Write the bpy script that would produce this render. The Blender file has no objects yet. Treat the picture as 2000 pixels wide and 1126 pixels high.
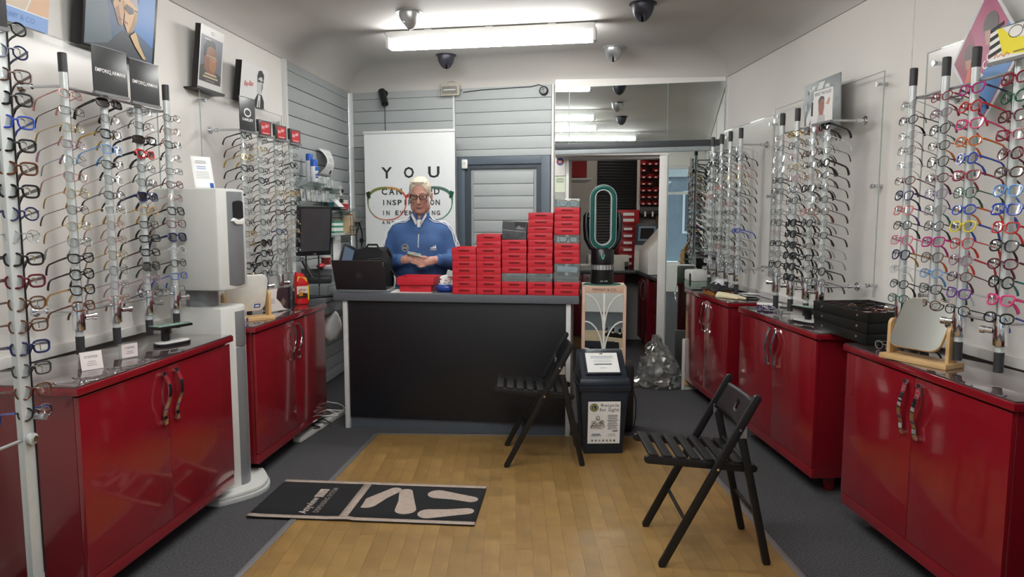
import bpy, bmesh, math, random
import numpy as np
from mathutils import Matrix, Vector
random.seed(7)
sc = bpy.context.scene
COL = sc.collection
PI = math.pi

# ------------------------------------------------------------------ camera, sky, exposure
cam_d = bpy.data.cameras.new('camera'); cam_d.sensor_width = 36.0; cam_d.lens = 24.84
cam_d.clip_start = 0.02
cam = bpy.data.objects.new('camera', cam_d); COL.objects.link(cam)
cam.location = (0, 0, 1.55); cam.rotation_euler = (math.radians(90 - 5.875), 0, 0)
sc.camera = cam
sc.view_settings.view_transform = 'Standard'; sc.view_settings.look = 'None'
sc.view_settings.gamma = 1.0; sc.view_settings.use_curve_mapping = False
sc.view_settings.exposure = 0.80
sc.cycles.max_bounces = 9; sc.cycles.diffuse_bounces = 4; sc.cycles.glossy_bounces = 5
sc.cycles.transparent_max_bounces = 24; sc.cycles.transmission_bounces = 4
sc.cycles.caustics_reflective = False; sc.cycles.caustics_refractive = False
sc.cycles.sample_clamp_indirect = 6.0
w = bpy.data.worlds.new('overcast_sky'); sc.world = w; w.use_nodes = True
bg = w.node_tree.nodes['Background']; bg.inputs[0].default_value = (0.86, 0.93, 1.0, 1); bg.inputs[1].default_value = 1.3
TUBE = 30.0          # radiance of the fluorescent diffusers

# ------------------------------------------------------------------ colour and materials
def lin(c):
    return c / 12.92 if c <= 0.04045 else ((c + 0.055) / 1.055) ** 2.4
def C(h, g=1.0):
    if not isinstance(h, str): return tuple(h)[:3]
    h = h.lstrip('#')
    return tuple(lin(int(h[i:i + 2], 16) / 255) * g for i in (0, 2, 4))
MATS = {}
def M(name, col='#888888', rough=0.5, metal=0.0, var=0.06, vscale=18, bump=0.0, bscale=200, coat=0.0, spec=0.5, emit=0.0, objrand=0.0):
    if name in MATS: return MATS[name]
    m = bpy.data.materials.new(name); m.use_nodes = True; MATS[name] = m
    nt = m.node_tree; N = nt.nodes; L = nt.links; b = N['Principled BSDF']
    c = C(col)
    b.inputs['Roughness'].default_value = rough; b.inputs['Metallic'].default_value = metal
    b.inputs['Specular IOR Level'].default_value = spec; b.inputs['Coat Weight'].default_value = coat
    b.inputs['Coat Roughness'].default_value = 0.06
    m.diffuse_color = (*c, 1)
    tc = N.new('ShaderNodeTexCoord')
    nz = N.new('ShaderNodeTexNoise'); nz.inputs['Scale'].default_value = vscale; nz.inputs['Detail'].default_value = 3
    L.new(tc.outputs['Object'], nz.inputs['Vector'])
    rp = N.new('ShaderNodeValToRGB'); L.new(nz.outputs['Fac'], rp.inputs['Fac'])
    rp.color_ramp.elements[0].position = 0.3; rp.color_ramp.elements[1].position = 0.7
    rp.color_ramp.elements[0].color = (*[x * (1 - var) for x in c], 1)
    rp.color_ramp.elements[1].color = (*[min(1, x * (1 + var)) for x in c], 1)
    out = rp.outputs['Color']
    if objrand:
        oi = N.new('ShaderNodeObjectInfo'); mp = N.new('ShaderNodeMapRange')
        mp.inputs['To Min'].default_value = 1 - objrand; mp.inputs['To Max'].default_value = 1 + objrand
        L.new(oi.outputs['Random'], mp.inputs['Value'])
        hs = N.new('ShaderNodeHueSaturation'); L.new(out, hs.inputs['Color']); L.new(mp.outputs['Result'], hs.inputs['Value'])
        out = hs.outputs['Color']
    L.new(out, b.inputs['Base Color'])
    if bump:
        n2 = N.new('ShaderNodeTexNoise'); n2.inputs['Scale'].default_value = bscale; n2.inputs['Detail'].default_value = 2
        L.new(tc.outputs['Object'], n2.inputs['Vector'])
        bp = N.new('ShaderNodeBump'); bp.inputs['Strength'].default_value = bump; bp.inputs['Distance'].default_value = 0.004
        L.new(n2.outputs['Fac'], bp.inputs['Height']); L.new(bp.outputs['Normal'], b.inputs['Normal'])
    if emit:
        b.inputs['Emission Color'].default_value = (*c, 1); b.inputs['Emission Strength'].default_value = emit
    return m
def clear(name, tint='#ffffff', refl=0.10, body=0.0, bodycol='#ffffff', rough=0.02):
    """thin clear sheet: transparent + fresnel gloss, optionally a little milky body"""
    if name in MATS: return MATS[name]
    m = bpy.data.materials.new(name); m.use_nodes = True; MATS[name] = m
    nt = m.node_tree; N = nt.nodes; L = nt.links; N.remove(N['Principled BSDF'])
    tr = N.new('ShaderNodeBsdfTransparent'); tr.inputs[0].default_value = (*C(tint), 1)
    gl = N.new('ShaderNodeBsdfGlossy'); gl.inputs['Roughness'].default_value = rough
    fw = N.new('ShaderNodeLayerWeight'); fw.inputs[0].default_value = 0.18
    mp = N.new('ShaderNodeMapRange'); mp.inputs['To Min'].default_value = refl * 0.5; mp.inputs['To Max'].default_value = min(1, refl * 5)
    L.new(fw.outputs['Facing'], mp.inputs['Value'])
    src = tr
    if body:
        df = N.new('ShaderNodeBsdfDiffuse'); df.inputs[0].default_value = (*C(bodycol), 1)
        mx = N.new('ShaderNodeMixShader'); mx.inputs[0].default_value = body
        L.new(tr.outputs[0], mx.inputs[1]); L.new(df.outputs[0], mx.inputs[2]); src = mx
    m2 = N.new('ShaderNodeMixShader'); L.new(mp.outputs[0], m2.inputs[0]); L.new(src.outputs[0], m2.inputs[1]); L.new(gl.outputs[0], m2.inputs[2])
    L.new(m2.outputs[0], N['Material Output'].inputs['Surface'])
    return m
def print_mat(rough=0.35, name='printed_ink'):
    if name in MATS: return MATS[name]
    m = bpy.data.materials.new(name); m.use_nodes = True; MATS[name] = m
    nt = m.node_tree; b = nt.nodes['Principled BSDF']; b.inputs['Roughness'].default_value = rough
    a = nt.nodes.new('ShaderNodeAttribute'); a.attribute_name = 'Col'
    nt.links.new(a.outputs['Color'], b.inputs['Base Color'])
    return m

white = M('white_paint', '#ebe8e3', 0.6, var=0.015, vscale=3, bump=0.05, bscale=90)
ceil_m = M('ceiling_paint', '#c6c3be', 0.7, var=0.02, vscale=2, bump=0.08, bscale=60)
slat_m = M('grey_slat_board', '#a9aeae', 0.5, var=0.02, vscale=4)
slat_groove = M('slat_groove', '#2b2d2e', 0.7)
alu_w = M('white_metal_trim', '#dadbd9', 0.35, var=0.02)
red = M('gloss_red_lacquer', '#7f131e', 0.16, var=0.03, vscale=5, coat=0.6)
red_dk = M('red_cabinet_side', '#72111b', 0.2, var=0.04, vscale=5, coat=0.5)
chrome = M('chrome', '#dcdde0', 0.07, 1.0, var=0.01)
brushed = M('brushed_aluminium', '#c6c8cb', 0.32, 0.9, var=0.04, vscale=60)
pole_m = M('frosted_pole', '#cdd2d2', 0.3, 0.25, var=0.03, vscale=30)
rubber = M('black_plastic', '#1b1b1d', 0.45, var=0.1)
blackp = M('satin_black', '#131316', 0.35, var=0.1)
grey_cap = M('dark_grey_cap', '#303032', 0.5)
mirror_m = M('mirror_silver', '#dfe6e4', 0.01, 1.0, var=0.0)
wood_m = M('pale_beech', '#c9a574', 0.45, var=0.12, vscale=9)
paper = M('white_paper', '#eeeeec', 0.7, var=0.02)
acrylic = clear('clear_acrylic', '#f7faf9', 0.10, 0.05)
acr_sheet = clear('frosted_acrylic_sheet', '#fdfdfd', 0.02, 0.03, '#f2f1ee', 0.2)
acr_edge = clear('acrylic_edge', '#dfe9e6', 0.2, 0.5, '#c5cfcc')
lens_m = clear('spectacle_lens', '#f5f8f8', 0.16, 0.0)
poly_bag = clear('polythene', '#eef0ee', 0.22, 0.14, '#dfe0dc', 0.12)

# ------------------------------------------------------------------ mesh builder
def basis(d):
    d = Vector(d).normalized(); u = d.cross(Vector((0, 0, 1)))
    if u.length < 1e-4: u = Vector((1, 0, 0))
    u.normalize(); v = d.cross(u).normalized(); return d, u, v
class MB:
    def __init__(s): s.v = []; s.f = []
    def add(s, vs, fs):
        o = len(s.v); s.v += [tuple(p) for p in vs]; s.f += [tuple(i + o for i in f) for f in fs]; return s
    def box(s, x0, x1, y0, y1, z0, z1):
        return s.add([(x0, y0, z0), (x1, y0, z0), (x1, y1, z0), (x0, y1, z0), (x0, y0, z1), (x1, y0, z1), (x1, y1, z1), (x0, y1, z1)],
                     [(0, 3, 2, 1), (4, 5, 6, 7), (0, 1, 5, 4), (1, 2, 6, 5), (2, 3, 7, 6), (3, 0, 4, 7)])
    def cyl(s, a, b, r, r2=None, n=12, caps=True):
        a = Vector(a); b = Vector(b); r2 = r if r2 is None else r2; d, u, v = basis(b - a); vs = []
        for p, q in ((a, r), (b, r2)):
            for i in range(n):
                t = 2 * PI * i / n; vs.append(p + u * math.cos(t) * q + v * math.sin(t) * q)
        fs = [(i, (i + 1) % n, n + (i + 1) % n, n + i) for i in range(n)]
        fs = [f[::-1] for f in fs]
        if caps: fs += [tuple(range(n)), tuple(range(2 * n - 1, n - 1, -1))]
        return s.add(vs, fs)
    def tube(s, pts, r, n=6, closed=False, flat=None):
        """flat=(w,h) gives a rectangular-ish section instead of a round one; r may be a list"""
        pts = [Vector(p) for p in pts]; m = len(pts); vs = []
        rs = r if isinstance(r, (list, tuple)) else [r] * m
        pu = None
        for i, p in enumerate(pts):
            if closed: t = pts[(i + 1) % m] - pts[i - 1]
            else: t = pts[min(i + 1, m - 1)] - pts[max(i - 1, 0)]
            d, u, v = basis(t)
            if pu is not None:
                u = (pu - d * pu.dot(d)).normalized(); v = d.cross(u)
            pu = u
            for k in range(n):
                a = 2 * PI * (k + .5) / n
                vs.append(p + u * math.cos(a) * rs[i] + v * math.sin(a) * rs[i])
        fs = []
        for i in range(m if closed else m - 1):
            j = (i + 1) % m
            for k in range(n):
                q = (k + 1) % n
                fs.append((i * n + q, i * n + k, j * n + k, j * n + q))
        if not closed: fs += [tuple(range(n)), tuple(range(m * n - 1, (m - 1) * n - 1, -1))]
        return s.add(vs, fs)
    def prism(s, poly, h0, h1, axis='y'):
        """poly of 2-D points; axis y: (x,z) extruded in y, z: (x,y) in z, x: (y,z) in x"""
        n = len(poly); f = {'y': lambda a, b, h: (a, h, b), 'z': lambda a, b, h: (a, b, h), 'x': lambda a, b, h: (h, a, b)}[axis]
        vs = [f(a, b, h0) for a, b in poly] + [f(a, b, h1) for a, b in poly]
        fs = [tuple(range(n)), tuple(range(2 * n - 1, n - 1, -1))] + [((i + 1) % n, i, n + i, n + (i + 1) % n) for i in range(n)]
        return s.add(vs, fs)
    def lathe(s, prof, n=20, c=(0, 0, 0), sx=1, sy=1, caps=True):
        vs = []; m = len(prof)
        for r, z in prof:
            for i in range(n):
                t = 2 * PI * i / n; vs.append((c[0] + r * math.cos(t) * sx, c[1] + r * math.sin(t) * sy, c[2] + z))
        fs = [(j * n + i, j * n + (i + 1) % n, (j + 1) * n + (i + 1) % n, (j + 1) * n + i) for j in range(m - 1) for i in range(n)]
        if caps: fs += [tuple(range(n - 1, -1, -1)), tuple(range((m - 1) * n, m * n))]
        return s.add(vs, fs)
    def ball(s, c, r, n=12, m=8):
        r = (r, r, r) if not isinstance(r, (tuple, list)) else r
        prof = [(max(1e-4, math.sin(PI * j / m)), -math.cos(PI * j / m)) for j in range(m + 1)]
        o = len(s.v); s.lathe(prof, n)
        for i in range(o, len(s.v)):
            x, y, z = s.v[i]; s.v[i] = (c[0] + x * r[0], c[1] + y * r[1], c[2] + z * r[2])
        return s
    def grid(s, fn, nu, nv):
        vs = [fn(i / nu, j / nv) for j in range(nv + 1) for i in range(nu + 1)]
        fs = [(j * (nu + 1) + i, j * (nu + 1) + i + 1, (j + 1) * (nu + 1) + i + 1, (j + 1) * (nu + 1) + i) for j in range(nv) for i in range(nu)]
        return s.add(vs, fs)
    def xf(s, mat):
        s.v = [tuple(mat @ Vector(p)) for p in s.v]; return s
    def mesh(s, name, bev=0, smooth=True):
        me = bpy.data.meshes.new(name); me.from_pydata(s.v, [], s.f)
        bm = bmesh.new(); bm.from_mesh(me)
        bmesh.ops.recalc_face_normals(bm, faces=bm.faces)
        if bev:
            ed = [e for e in bm.edges if len(e.link_faces) == 2 and e.calc_face_angle(0) > 0.6]
            bmesh.ops.bevel(bm, geom=ed, offset=bev, segments=2, profile=0.6, affect='EDGES', clamp_overlap=True)
        if smooth:
            for e in bm.edges:
                e.smooth = not (len(e.link_faces) == 2 and e.calc_face_angle(0) > 0.62)
            for f in bm.faces: f.smooth = True
        bm.to_mesh(me); bm.free(); return me
    def build(s, name, mat, parent=None, loc=(0, 0, 0), rot=(0, 0, 0), bev=0, smooth=True, solid=0):
        return put(name, s.mesh(name, bev, smooth), mat, parent, loc, rot, solid)
def put(name, me, mat, parent=None, loc=(0, 0, 0), rot=(0, 0, 0), solid=0):
    if mat is not None and not me.materials: me.materials.append(mat)
    o = bpy.data.objects.new(name, me); COL.objects.link(o)
    o.location = loc; o.rotation_euler = rot
    if parent is not None: o.parent = parent
    if solid:
        md = o.modifiers.new('thickness', 'SOLIDIFY'); md.thickness = solid; md.offset = 0
    return o
def share(name, me, mat, parent, loc=(0, 0, 0), rot=(0, 0, 0)):
    """object on shared mesh data with its own material"""
    o = bpy.data.objects.new(name, me); COL.objects.link(o); o.location = loc; o.rotation_euler = rot
    if parent is not None: o.parent = parent
    if not me.materials: me.materials.append(mat)
    o.material_slots[0].link = 'OBJECT'; o.material_slots[0].material = mat
    return o
def tag(o, label=None, cat=None, group=None, kind=None):
    if label: o['label'] = label
    if cat: o['category'] = cat
    if group: o['group'] = group
    if kind: o['kind'] = kind
    return o
def thing(name, label, cat, loc=(0, 0, 0), rz=0.0, group=None):
    o = bpy.data.objects.new(name, None); COL.objects.link(o); o.empty_display_size = 0.1
    o.location = loc; o.rotation_euler = (0, 0, rz)
    return tag(o, label, cat, group)
def struct(o, label, cat):
    return tag(o, label, cat, None, 'structure')
ORD = ['first', 'second', 'third', 'fourth', 'fifth', 'sixth', 'seventh', 'eighth', 'ninth', 'tenth', 'eleventh', 'twelfth', 'thirteenth', 'fourteenth', 'fifteenth', 'sixteenth', 'seventeenth', 'eighteenth', 'nineteenth', 'twentieth']

# text as flat mesh in local XZ, facing -Y
TXT = {}
def text_geo(s, bold=0.0, shear=0.0, space=1.0):
    k = (s, bold, shear, space)
    if k in TXT: return TXT[k]
    cu = bpy.data.curves.new('t', 'FONT'); cu.body = s; cu.size = 1; cu.offset = bold; cu.shear = shear; cu.space_character = space
    cu.resolution_u = 2; cu.fill_mode = 'FRONT'
    o = bpy.data.objects.new('t', cu); COL.objects.link(o)
    dg = bpy.context.evaluated_depsgraph_get(); me = bpy.data.meshes.new_from_object(o.evaluated_get(dg))
    vs = [(v.co.x, v.co.y) for v in me.vertices]; fs = [tuple(p.vertices) for p in me.polygons]
    bpy.data.objects.remove(o); bpy.data.curves.remove(cu); bpy.data.meshes.remove(me)
    if vs:
        x0 = min(v[0] for v in vs); x1 = max(v[0] for v in vs); y0 = min(v[1] for v in vs); y1 = max(v[1] for v in vs)
        W = max(x1 - x0, 1e-6); H = max(y1 - y0, 1e-6)
        vs = [((x - x0) / W, (y - y0) / H) for x, y in vs]
    TXT[k] = (vs, fs); return TXT[k]
class Print:
    """flat print: coloured patches layered a hair apart, one mesh; local X right, Z up, facing -Y"""
    def __init__(s, step=0.00025): s.v = []; s.f = []; s.c = []; s.n = 0; s.step = step
    def raw(s, vs, fs, col):
        s.n += 1; o = len(s.v); y = -s.n * s.step
        s.v += [(x, y, z) for x, z in vs]; s.f += [tuple(i + o for i in f) for f in fs]; s.c += [C(col)] * len(fs); return s
    def poly(s, pts, col): return s.raw(pts, [tuple(range(len(pts)))], col)
    def rect(s, x0, z0, x1, z1, col): return s.poly([(x0, z0), (x1, z0), (x1, z1), (x0, z1)], col)
    def oval(s, cx, cz, rx, rz, col, n=24, a0=0.0):
        ca, sa = math.cos(a0), math.sin(a0)
        return s.poly([(cx + rx * math.cos(2 * PI * i / n) * ca - rz * math.sin(2 * PI * i / n) * sa, cz + rx * math.cos(2 * PI * i / n) * sa + rz * math.sin(2 * PI * i / n) * ca) for i in range(n)], col)
    def ring(s, cx, cz, rx, rz, wd, col, n=28):
        vs = []; 
        for i in range(n):
            a = 2 * PI * i / n; vs += [(cx + rx * math.cos(a), cz + rz * math.sin(a)), (cx + (rx - wd) * math.cos(a), cz + (rz - wd) * math.sin(a))]
        return s.raw(vs, [(2 * i, 2 * ((i + 1) % n), 2 * ((i + 1) % n) + 1, 2 * i + 1) for i in range(n)], col)
    def line(s, pts, wd, col):
        vs = []; m = len(pts); wds = wd if isinstance(wd, (list, tuple)) else [wd] * m
        for i in range(m):
            ax, az = pts[max(i - 1, 0)]; bx, bz = pts[min(i + 1, m - 1)]; L = math.hypot(bx - ax, bz - az) or 1
            nx, nz = -(bz - az) / L * wds[i] / 2, (bx - ax) / L * wds[i] / 2
            vs += [(pts[i][0] + nx, pts[i][1] + nz), (pts[i][0] - nx, pts[i][1] - nz)]
        return s.raw(vs, [(2 * i, 2 * i + 1, 2 * i + 3, 2 * i + 2) for i in range(m - 1)], col)
    def text(s, t, x, z, w, h, col, bold=0.0, shear=0.0, ang=0.0, space=1.0):
        vs, fs = text_geo(t, bold, shear, space); ca, sa = math.cos(ang), math.sin(ang)
        return s.raw([(x + a * w * ca - b * h * sa, z + a * w * sa + b * h * ca) for a, b in vs], fs, col)
    def lines(s, x0, z1, w, n, pitch, col, h=None, seed=1):
        r = random.Random(seed)
        for i in range(n):
            ww = w * r.uniform(.72, 1); s.rect(x0 + (w - ww) / 2, z1 - i * pitch - (h or pitch * .4), x0 + (w + ww) / 2, z1 - i * pitch, col); s.n -= 1
        s.n += 1; return s
    def build(s, name, parent, loc=(0, 0, 0), rot=(0, 0, 0), mat=None):
        me = bpy.data.meshes.new(name); me.from_pydata(s.v, [], s.f)
        at = me.color_attributes.new('Col', 'FLOAT_COLOR', 'CORNER')
        buf = []
        for p, c in zip(me.polygons, s.c): buf += [*c, 1.0] * p.loop_total
        at.data.foreach_set('color', buf)
        # faces must look towards -Y
        for p in me.polygons:
            if p.normal.y > 0: p.flip()
        me.update()
        return put(name, me, mat or print_mat(), parent, loc, rot)

# ------------------------------------------------------------------ the room's plan: two side walls converge towards a skewed back wall
aL = math.atan(.1016); OL = Vector((-2.4, 0, 0)); dL = Vector((math.sin(aL), math.cos(aL), 0)); nL = Vector((math.cos(aL), -math.sin(aL), 0)); RL = PI / 2 - aL
aR = math.atan(.05); OR_ = Vector((2.25, 0, 0)); dR = Vector((-math.sin(aR), math.cos(aR), 0)); nR = Vector((-math.cos(aR), -math.sin(aR), 0)); RR = -(PI / 2 - aR)
OB = Vector((-1.65, 7.34, 0)); dB = Vector((.96998, -.24318, 0)); nB = Vector((-.24318, -.96998, 0)); RB_ = math.atan2(-.24318, .96998)
def LP(t, off=0, z=0): return OL + dL * t + nL * off + Vector((0, 0, z))
def RP(t, off=0, z=0): return OR_ + dR * t + nR * off + Vector((0, 0, z))
def BP(s, off=0, z=0): return OB + dB * s + nB * off + Vector((0, 0, z))
DK = Vector((-1.223, 5.062, 0)); RD = math.radians(-7.6); dD = Vector((math.cos(RD), math.sin(RD), 0)); bD = Vector((-math.sin(RD), math.cos(RD), 0))
def DP(x, y=0, z=0): return DK + dD * x + bD * y + Vector((0, 0, z))
YF = -1.7     # shop front
CEIL = 3.0; COVE = 2.78
# ------------------------------------------------------------------ floor
m = M('grey_carpet', '#505053', 0.95, var=0.55, vscale=120, bump=0.7, bscale=300)
def carpet_rib(m):
    nt = m.node_tree; N = nt.nodes; L = nt.links
    tc = N.new('ShaderNodeTexCoord'); mp = N.new('ShaderNodeMapping'); mp.inputs['Rotation'].default_value = (0, 0, 0.75)
    wv = N.new('ShaderNodeTexWave'); wv.inputs['Scale'].default_value = 34; wv.inputs['Distortion'].default_value = 0.6
    L.new(tc.outputs['Object'], mp.inputs[0]); L.new(mp.outputs[0], wv.inputs['Vector'])
    b = N['Principled BSDF']; old = b.inputs['Base Color'].links[0].from_socket
    mx = N.new('ShaderNodeMix'); mx.data_type = 'RGBA'; mx.blend_type = 'MULTIPLY'; mx.inputs[0].default_value = 0.55
    L.new(old, mx.inputs[6]); L.new(wv.outputs['Color'], mx.inputs[7]); L.new(mx.outputs[2], b.inputs['Base Color'])
carpet_rib(m)
fl = MB().box(-3.2, 3.0, YF, 9.6, -0.12, 0.0).build('floor', m)
struct(fl, 'dark grey ribbed carpet covering the shop floor', 'floor')
# timber strip area: planks set into the carpet
wood_poly = [(-1.47, 0.2), (1.33, 0.2), (1.19, 4.83), (-0.965, 4.905)]
wm = M('honey_oak_plank', '#8f7243', 0.34, var=0.18, vscale=7, objrand=0.10)
def plank_grain(m):
    nt = m.node_tree; N = nt.nodes; L = nt.links; b = N['Principled BSDF']; old = b.inputs['Base Color'].links[0].from_socket
    tc = N.new('ShaderNodeTexCoord'); mp = N.new('ShaderNodeMapping'); mp.inputs['Scale'].default_value = (60, 4, 1)
    nz = N.new('ShaderNodeTexNoise'); nz.inputs['Scale'].default_value = 1.5; nz.inputs['Detail'].default_value = 4
    rp = N.new('ShaderNodeValToRGB'); rp.color_ramp.elements[0].color = (.72, .66, .55, 1); rp.color_ramp.elements[1].color = (1, 1, 1, 1)
    mx = N.new('ShaderNodeMix'); mx.data_type = 'RGBA'; mx.blend_type = 'MULTIPLY'; mx.inputs[0].default_value = 0.7
    L.new(tc.outputs['Object'], mp.inputs[0]); L.new(mp.outputs[0], nz.inputs['Vector']); L.new(nz.outputs['Fac'], rp.inputs[0])
    L.new(old, mx.inputs[6]); L.new(rp.outputs[0], mx.inputs[7]); L.new(mx.outputs[2], b.inputs['Base Color'])
    # worn, uneven polish
    n3 = N.new('ShaderNodeTexNoise'); n3.inputs['Scale'].default_value = 3.0; r3 = N.new('ShaderNodeMapRange'); r3.inputs['To Min'].default_value = .22; r3.inputs['To Max'].default_value = .5
    L.new(tc.outputs['Object'], n3.inputs['Vector']); L.new(n3.outputs['Fac'], r3.inputs[0]); L.new(r3.outputs[0], b.inputs['Roughness'])
plank_grain(wm)
base_m = M('plank_bed', '#7d6030', 0.8)
wf = MB().prism(wood_poly, 0.0005, 0.0015, 'z').build('floor', base_m)
struct(wf, 'honey coloured wooden strip floor in the middle of the shop', 'floor')
def clip(poly, ed):
    (ax, ay), (bx, by) = ed; out = []
    ins = lambda p: (bx - ax) * (p[1] - ay) - (by - ay) * (p[0] - ax) >= -1e-9
    for i in range(len(poly)):
        p, q = poly[i - 1], poly[i]
        if ins(p) != ins(q):
            d1 = (bx - ax) * (p[1] - ay) - (by - ay) * (p[0] - ax); d2 = (bx - ax) * (q[1] - ay) - (by - ay) * (q[0] - ax)
            t = d1 / (d1 - d2); out.append((p[0] + t * (q[0] - p[0]), p[1] + t * (q[1] - p[1])))
        if ins(q): out.append(q)
    return out
rp_ = random.Random(3); pw = 0.076; seam = 0
x = -1.5
while x < 1.34:
    y = 0.2 - rp_.uniform(0, .8)
    while y < 4.95:
        ln = rp_.choice([.72, .9, 1.05, 1.2])
        g = 0.0003
        pl = [(x + g, y + g), (x + pw - g, y + g), (x + pw - g, y + ln - g), (x + g, y + ln - g)]
        for i in range(4): pl = clip(pl, (wood_poly[i], wood_poly[(i + 1) % 4])) if pl else pl
        if len(pl) >= 3:
            cx = sum(p[0] for p in pl) / len(pl); cy = sum(p[1] for p in pl) / len(pl)
            MB().prism([(a - cx, b - cy) for a, b in pl], 0.0015, 0.0045, 'z').build('plank', wm, wf, (cx, cy, 0), smooth=False)
        y += ln
    x += pw
trim_al = M('floor_edge_strip', '#8d8f8f', 0.4, 0.6)
for i, (a, b, nm) in enumerate([((-1.47, .2), (-0.965, 4.905), 'left'), ((1.33, .2), (1.19, 4.83), 'right'), ((-0.965, 4.905), (1.19, 4.83), 'far')]):
    a = Vector((*a, 0)); b = Vector((*b, 0)); d = (b - a).normalized(); n = Vector((-d.y, d.x, 0))
    hw = .016 if nm != 'far' else .009
    o = MB().prism([tuple((a + n * hw).xy), tuple((a - n * hw).xy), tuple((b - n * hw).xy), tuple((b + n * hw).xy)], 0.0046, 0.0075, 'z').build('trim_%d' % (i + 1), trim_al, bev=.001)
    struct(o, {'left': 'grey metal edging strip along the left side of the wooden floor', 'right': 'grey metal edging strip along the right side of the wooden floor', 'far': 'thin metal edging strip between wooden floor and reception desk'}[nm], 'trim')
o = MB().box(0, .86, -.015, .015, .0, .004).build('trim_4', trim_al, None, BP(2.25, .0), (0, 0, RB_)); struct(o, 'metal threshold strip across the carpet in the back doorway', 'trim')

# ------------------------------------------------------------------ side walls, ceiling with coved edge, front
def wallbox(name, P, t0, t1, z0, z1, thick, mat, rz, sgn=1):
    p = P(t0); q = P(t1); d = (q - p).length
    return MB().box(0, sgn * d, 0, thick, z0, z1).build(name, mat, None, tuple(p), (0, 0, rz), smooth=False)
wl = wallbox('wall_left', LP, -1.95, 7.33, 0, CEIL + .1, .12, white, RL)
struct(wl, 'white painted left shop wall behind the spectacle racks', 'wall')
wr = wallbox('wall_right', RP, -1.75, 6.5, 0, CEIL + .1, .12, white, RR, -1)
struct(wr, 'white painted right shop wall behind the spectacle racks', 'wall')
# back wall with the open doorway to the workroom
bwm = MB().box(0, 2.25, 0, .12, 0, CEIL + .1).box(3.11, 3.70, 0, .12, 0, CEIL + .1).box(2.25, 3.11, 0, .12, 2.08, CEIL + .1)
wb = bwm.build('wall_back', white, None, BP(0), (0, 0, RB_), smooth=False)
struct(wb, 'back wall of the shop with slatted boards and an open doorway', 'wall')
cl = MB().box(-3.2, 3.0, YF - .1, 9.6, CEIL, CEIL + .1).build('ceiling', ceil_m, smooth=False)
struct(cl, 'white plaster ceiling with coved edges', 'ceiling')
def cove(name, P, t0, t1, label, tdir):
    rr = .34; rh = CEIL - COVE; n = 10; mb = MB()
    prof = [(rr * (1 - math.cos(a)) , COVE + rh * math.sin(a)) for a in [PI / 2 * i / n for i in range(n + 1)]]
    prof = [(o + .012, z) for o, z in prof]
    prof[0] = (.012, COVE)
    pts = [(-.005, COVE)] + prof + [(rr + .012, CEIL + .02), (-.005, CEIL + .02)]
    vs = []
    for t in (t0, t1):
        for o, z in pts: vs.append(tuple(P(t, o, z)))
    k = len(pts)
    mb.add(vs, [(i, (i + 1) % k, k + (i + 1) % k, k + i) for i in range(k)] + [tuple(range(k - 1, -1, -1)), tuple(range(k, 2 * k))])
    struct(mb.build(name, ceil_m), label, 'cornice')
cove('trim_5', LP, -1.6, 7.4, 'white plaster cove between left wall and ceiling', 1)
cove('trim_6', RP, -1.6, 6.5, 'white plaster cove between right wall and ceiling', 1)
cove('trim_7', BP, 0.0, 3.68, 'white plaster cove above the back wall', 1)
# shop front behind the viewer: low stall riser, wide window, daylight outside
fw_ = MB().box(-2.7, 2.5, YF - .12, YF, 0, .55).box(-2.7, 2.5, YF - .12, YF, 2.55, CEIL + .1).box(-2.7, -2.35, YF - .12, YF, .55, 2.55).box(2.1, 2.5, YF - .12, YF, .55, 2.55)
struct(fw_.build('wall_front', white, smooth=False), 'white shop front wall around the display window', 'wall')
wf_m = M('window_frame_white', '#dfe0de', 0.4)
wn = MB()
for x0, x1 in ((-2.35, -2.29), (-.85, -.79), (.55, .61), (2.04, 2.1)): wn.box(x0, x1, YF - .09, YF - .03, .55, 2.55)
wn.box(-2.35, 2.1, YF - .09, YF - .03, .55, .61).box(-2.35, 2.1, YF - .09, YF - .03, 2.49, 2.55).box(-2.35, 2.1, YF - .09, YF - .03, 1.98, 2.03)
wo = wn.build('window_1', wf_m, smooth=False); struct(wo, 'white framed shop window facing the street', 'window')
gl_ = clear('window_glass', '#eef4f4', .08)
for x0, x1 in ((-2.29, -.85), (-.79, .55), (.61, 2.04)):
    MB().box(x0, x1, YF - .065, YF - .06, .61, 2.49).build('pane', gl_, wo, smooth=False)
pv = MB().box(-9, 9, -12, YF - .12, -.3, -.08).build('pavement', M('paving', '#8b8a86', .9, var=.15, vscale=5), smooth=False)
struct(pv, 'grey street pavement outside the shop window', 'pavement')

bd = thing('street_building', 'grey building across the street, seen only in the mirrors', 'building', (0, -13, -.08))
MB().box(-9, 9, -3, 0, 0, 8).build('facade', M('street_render', '#6d7782', .8, var=.1, vscale=2), bd, smooth=False)
MB().box(-9, 9, 0, .15, 3.0, 3.3).build('string_course', M('street_stone', '#a2a6a8', .8), bd)
me = MB().box(-.6, .6, 0, .05, 0, 1.5).mesh('window'); pn = MB().box(-.52, .52, .05, .07, .08, 1.42).mesh('pane')
for x in (-7, -4.5, -2, .5, 3, 5.5):
    for z in (1.0, 4.3): put('pane', pn, M('street_glass', '#2c3642', .1), put('window', me, M('street_frame', '#c9ccce', .5), bd, (x, 0, z)))
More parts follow.
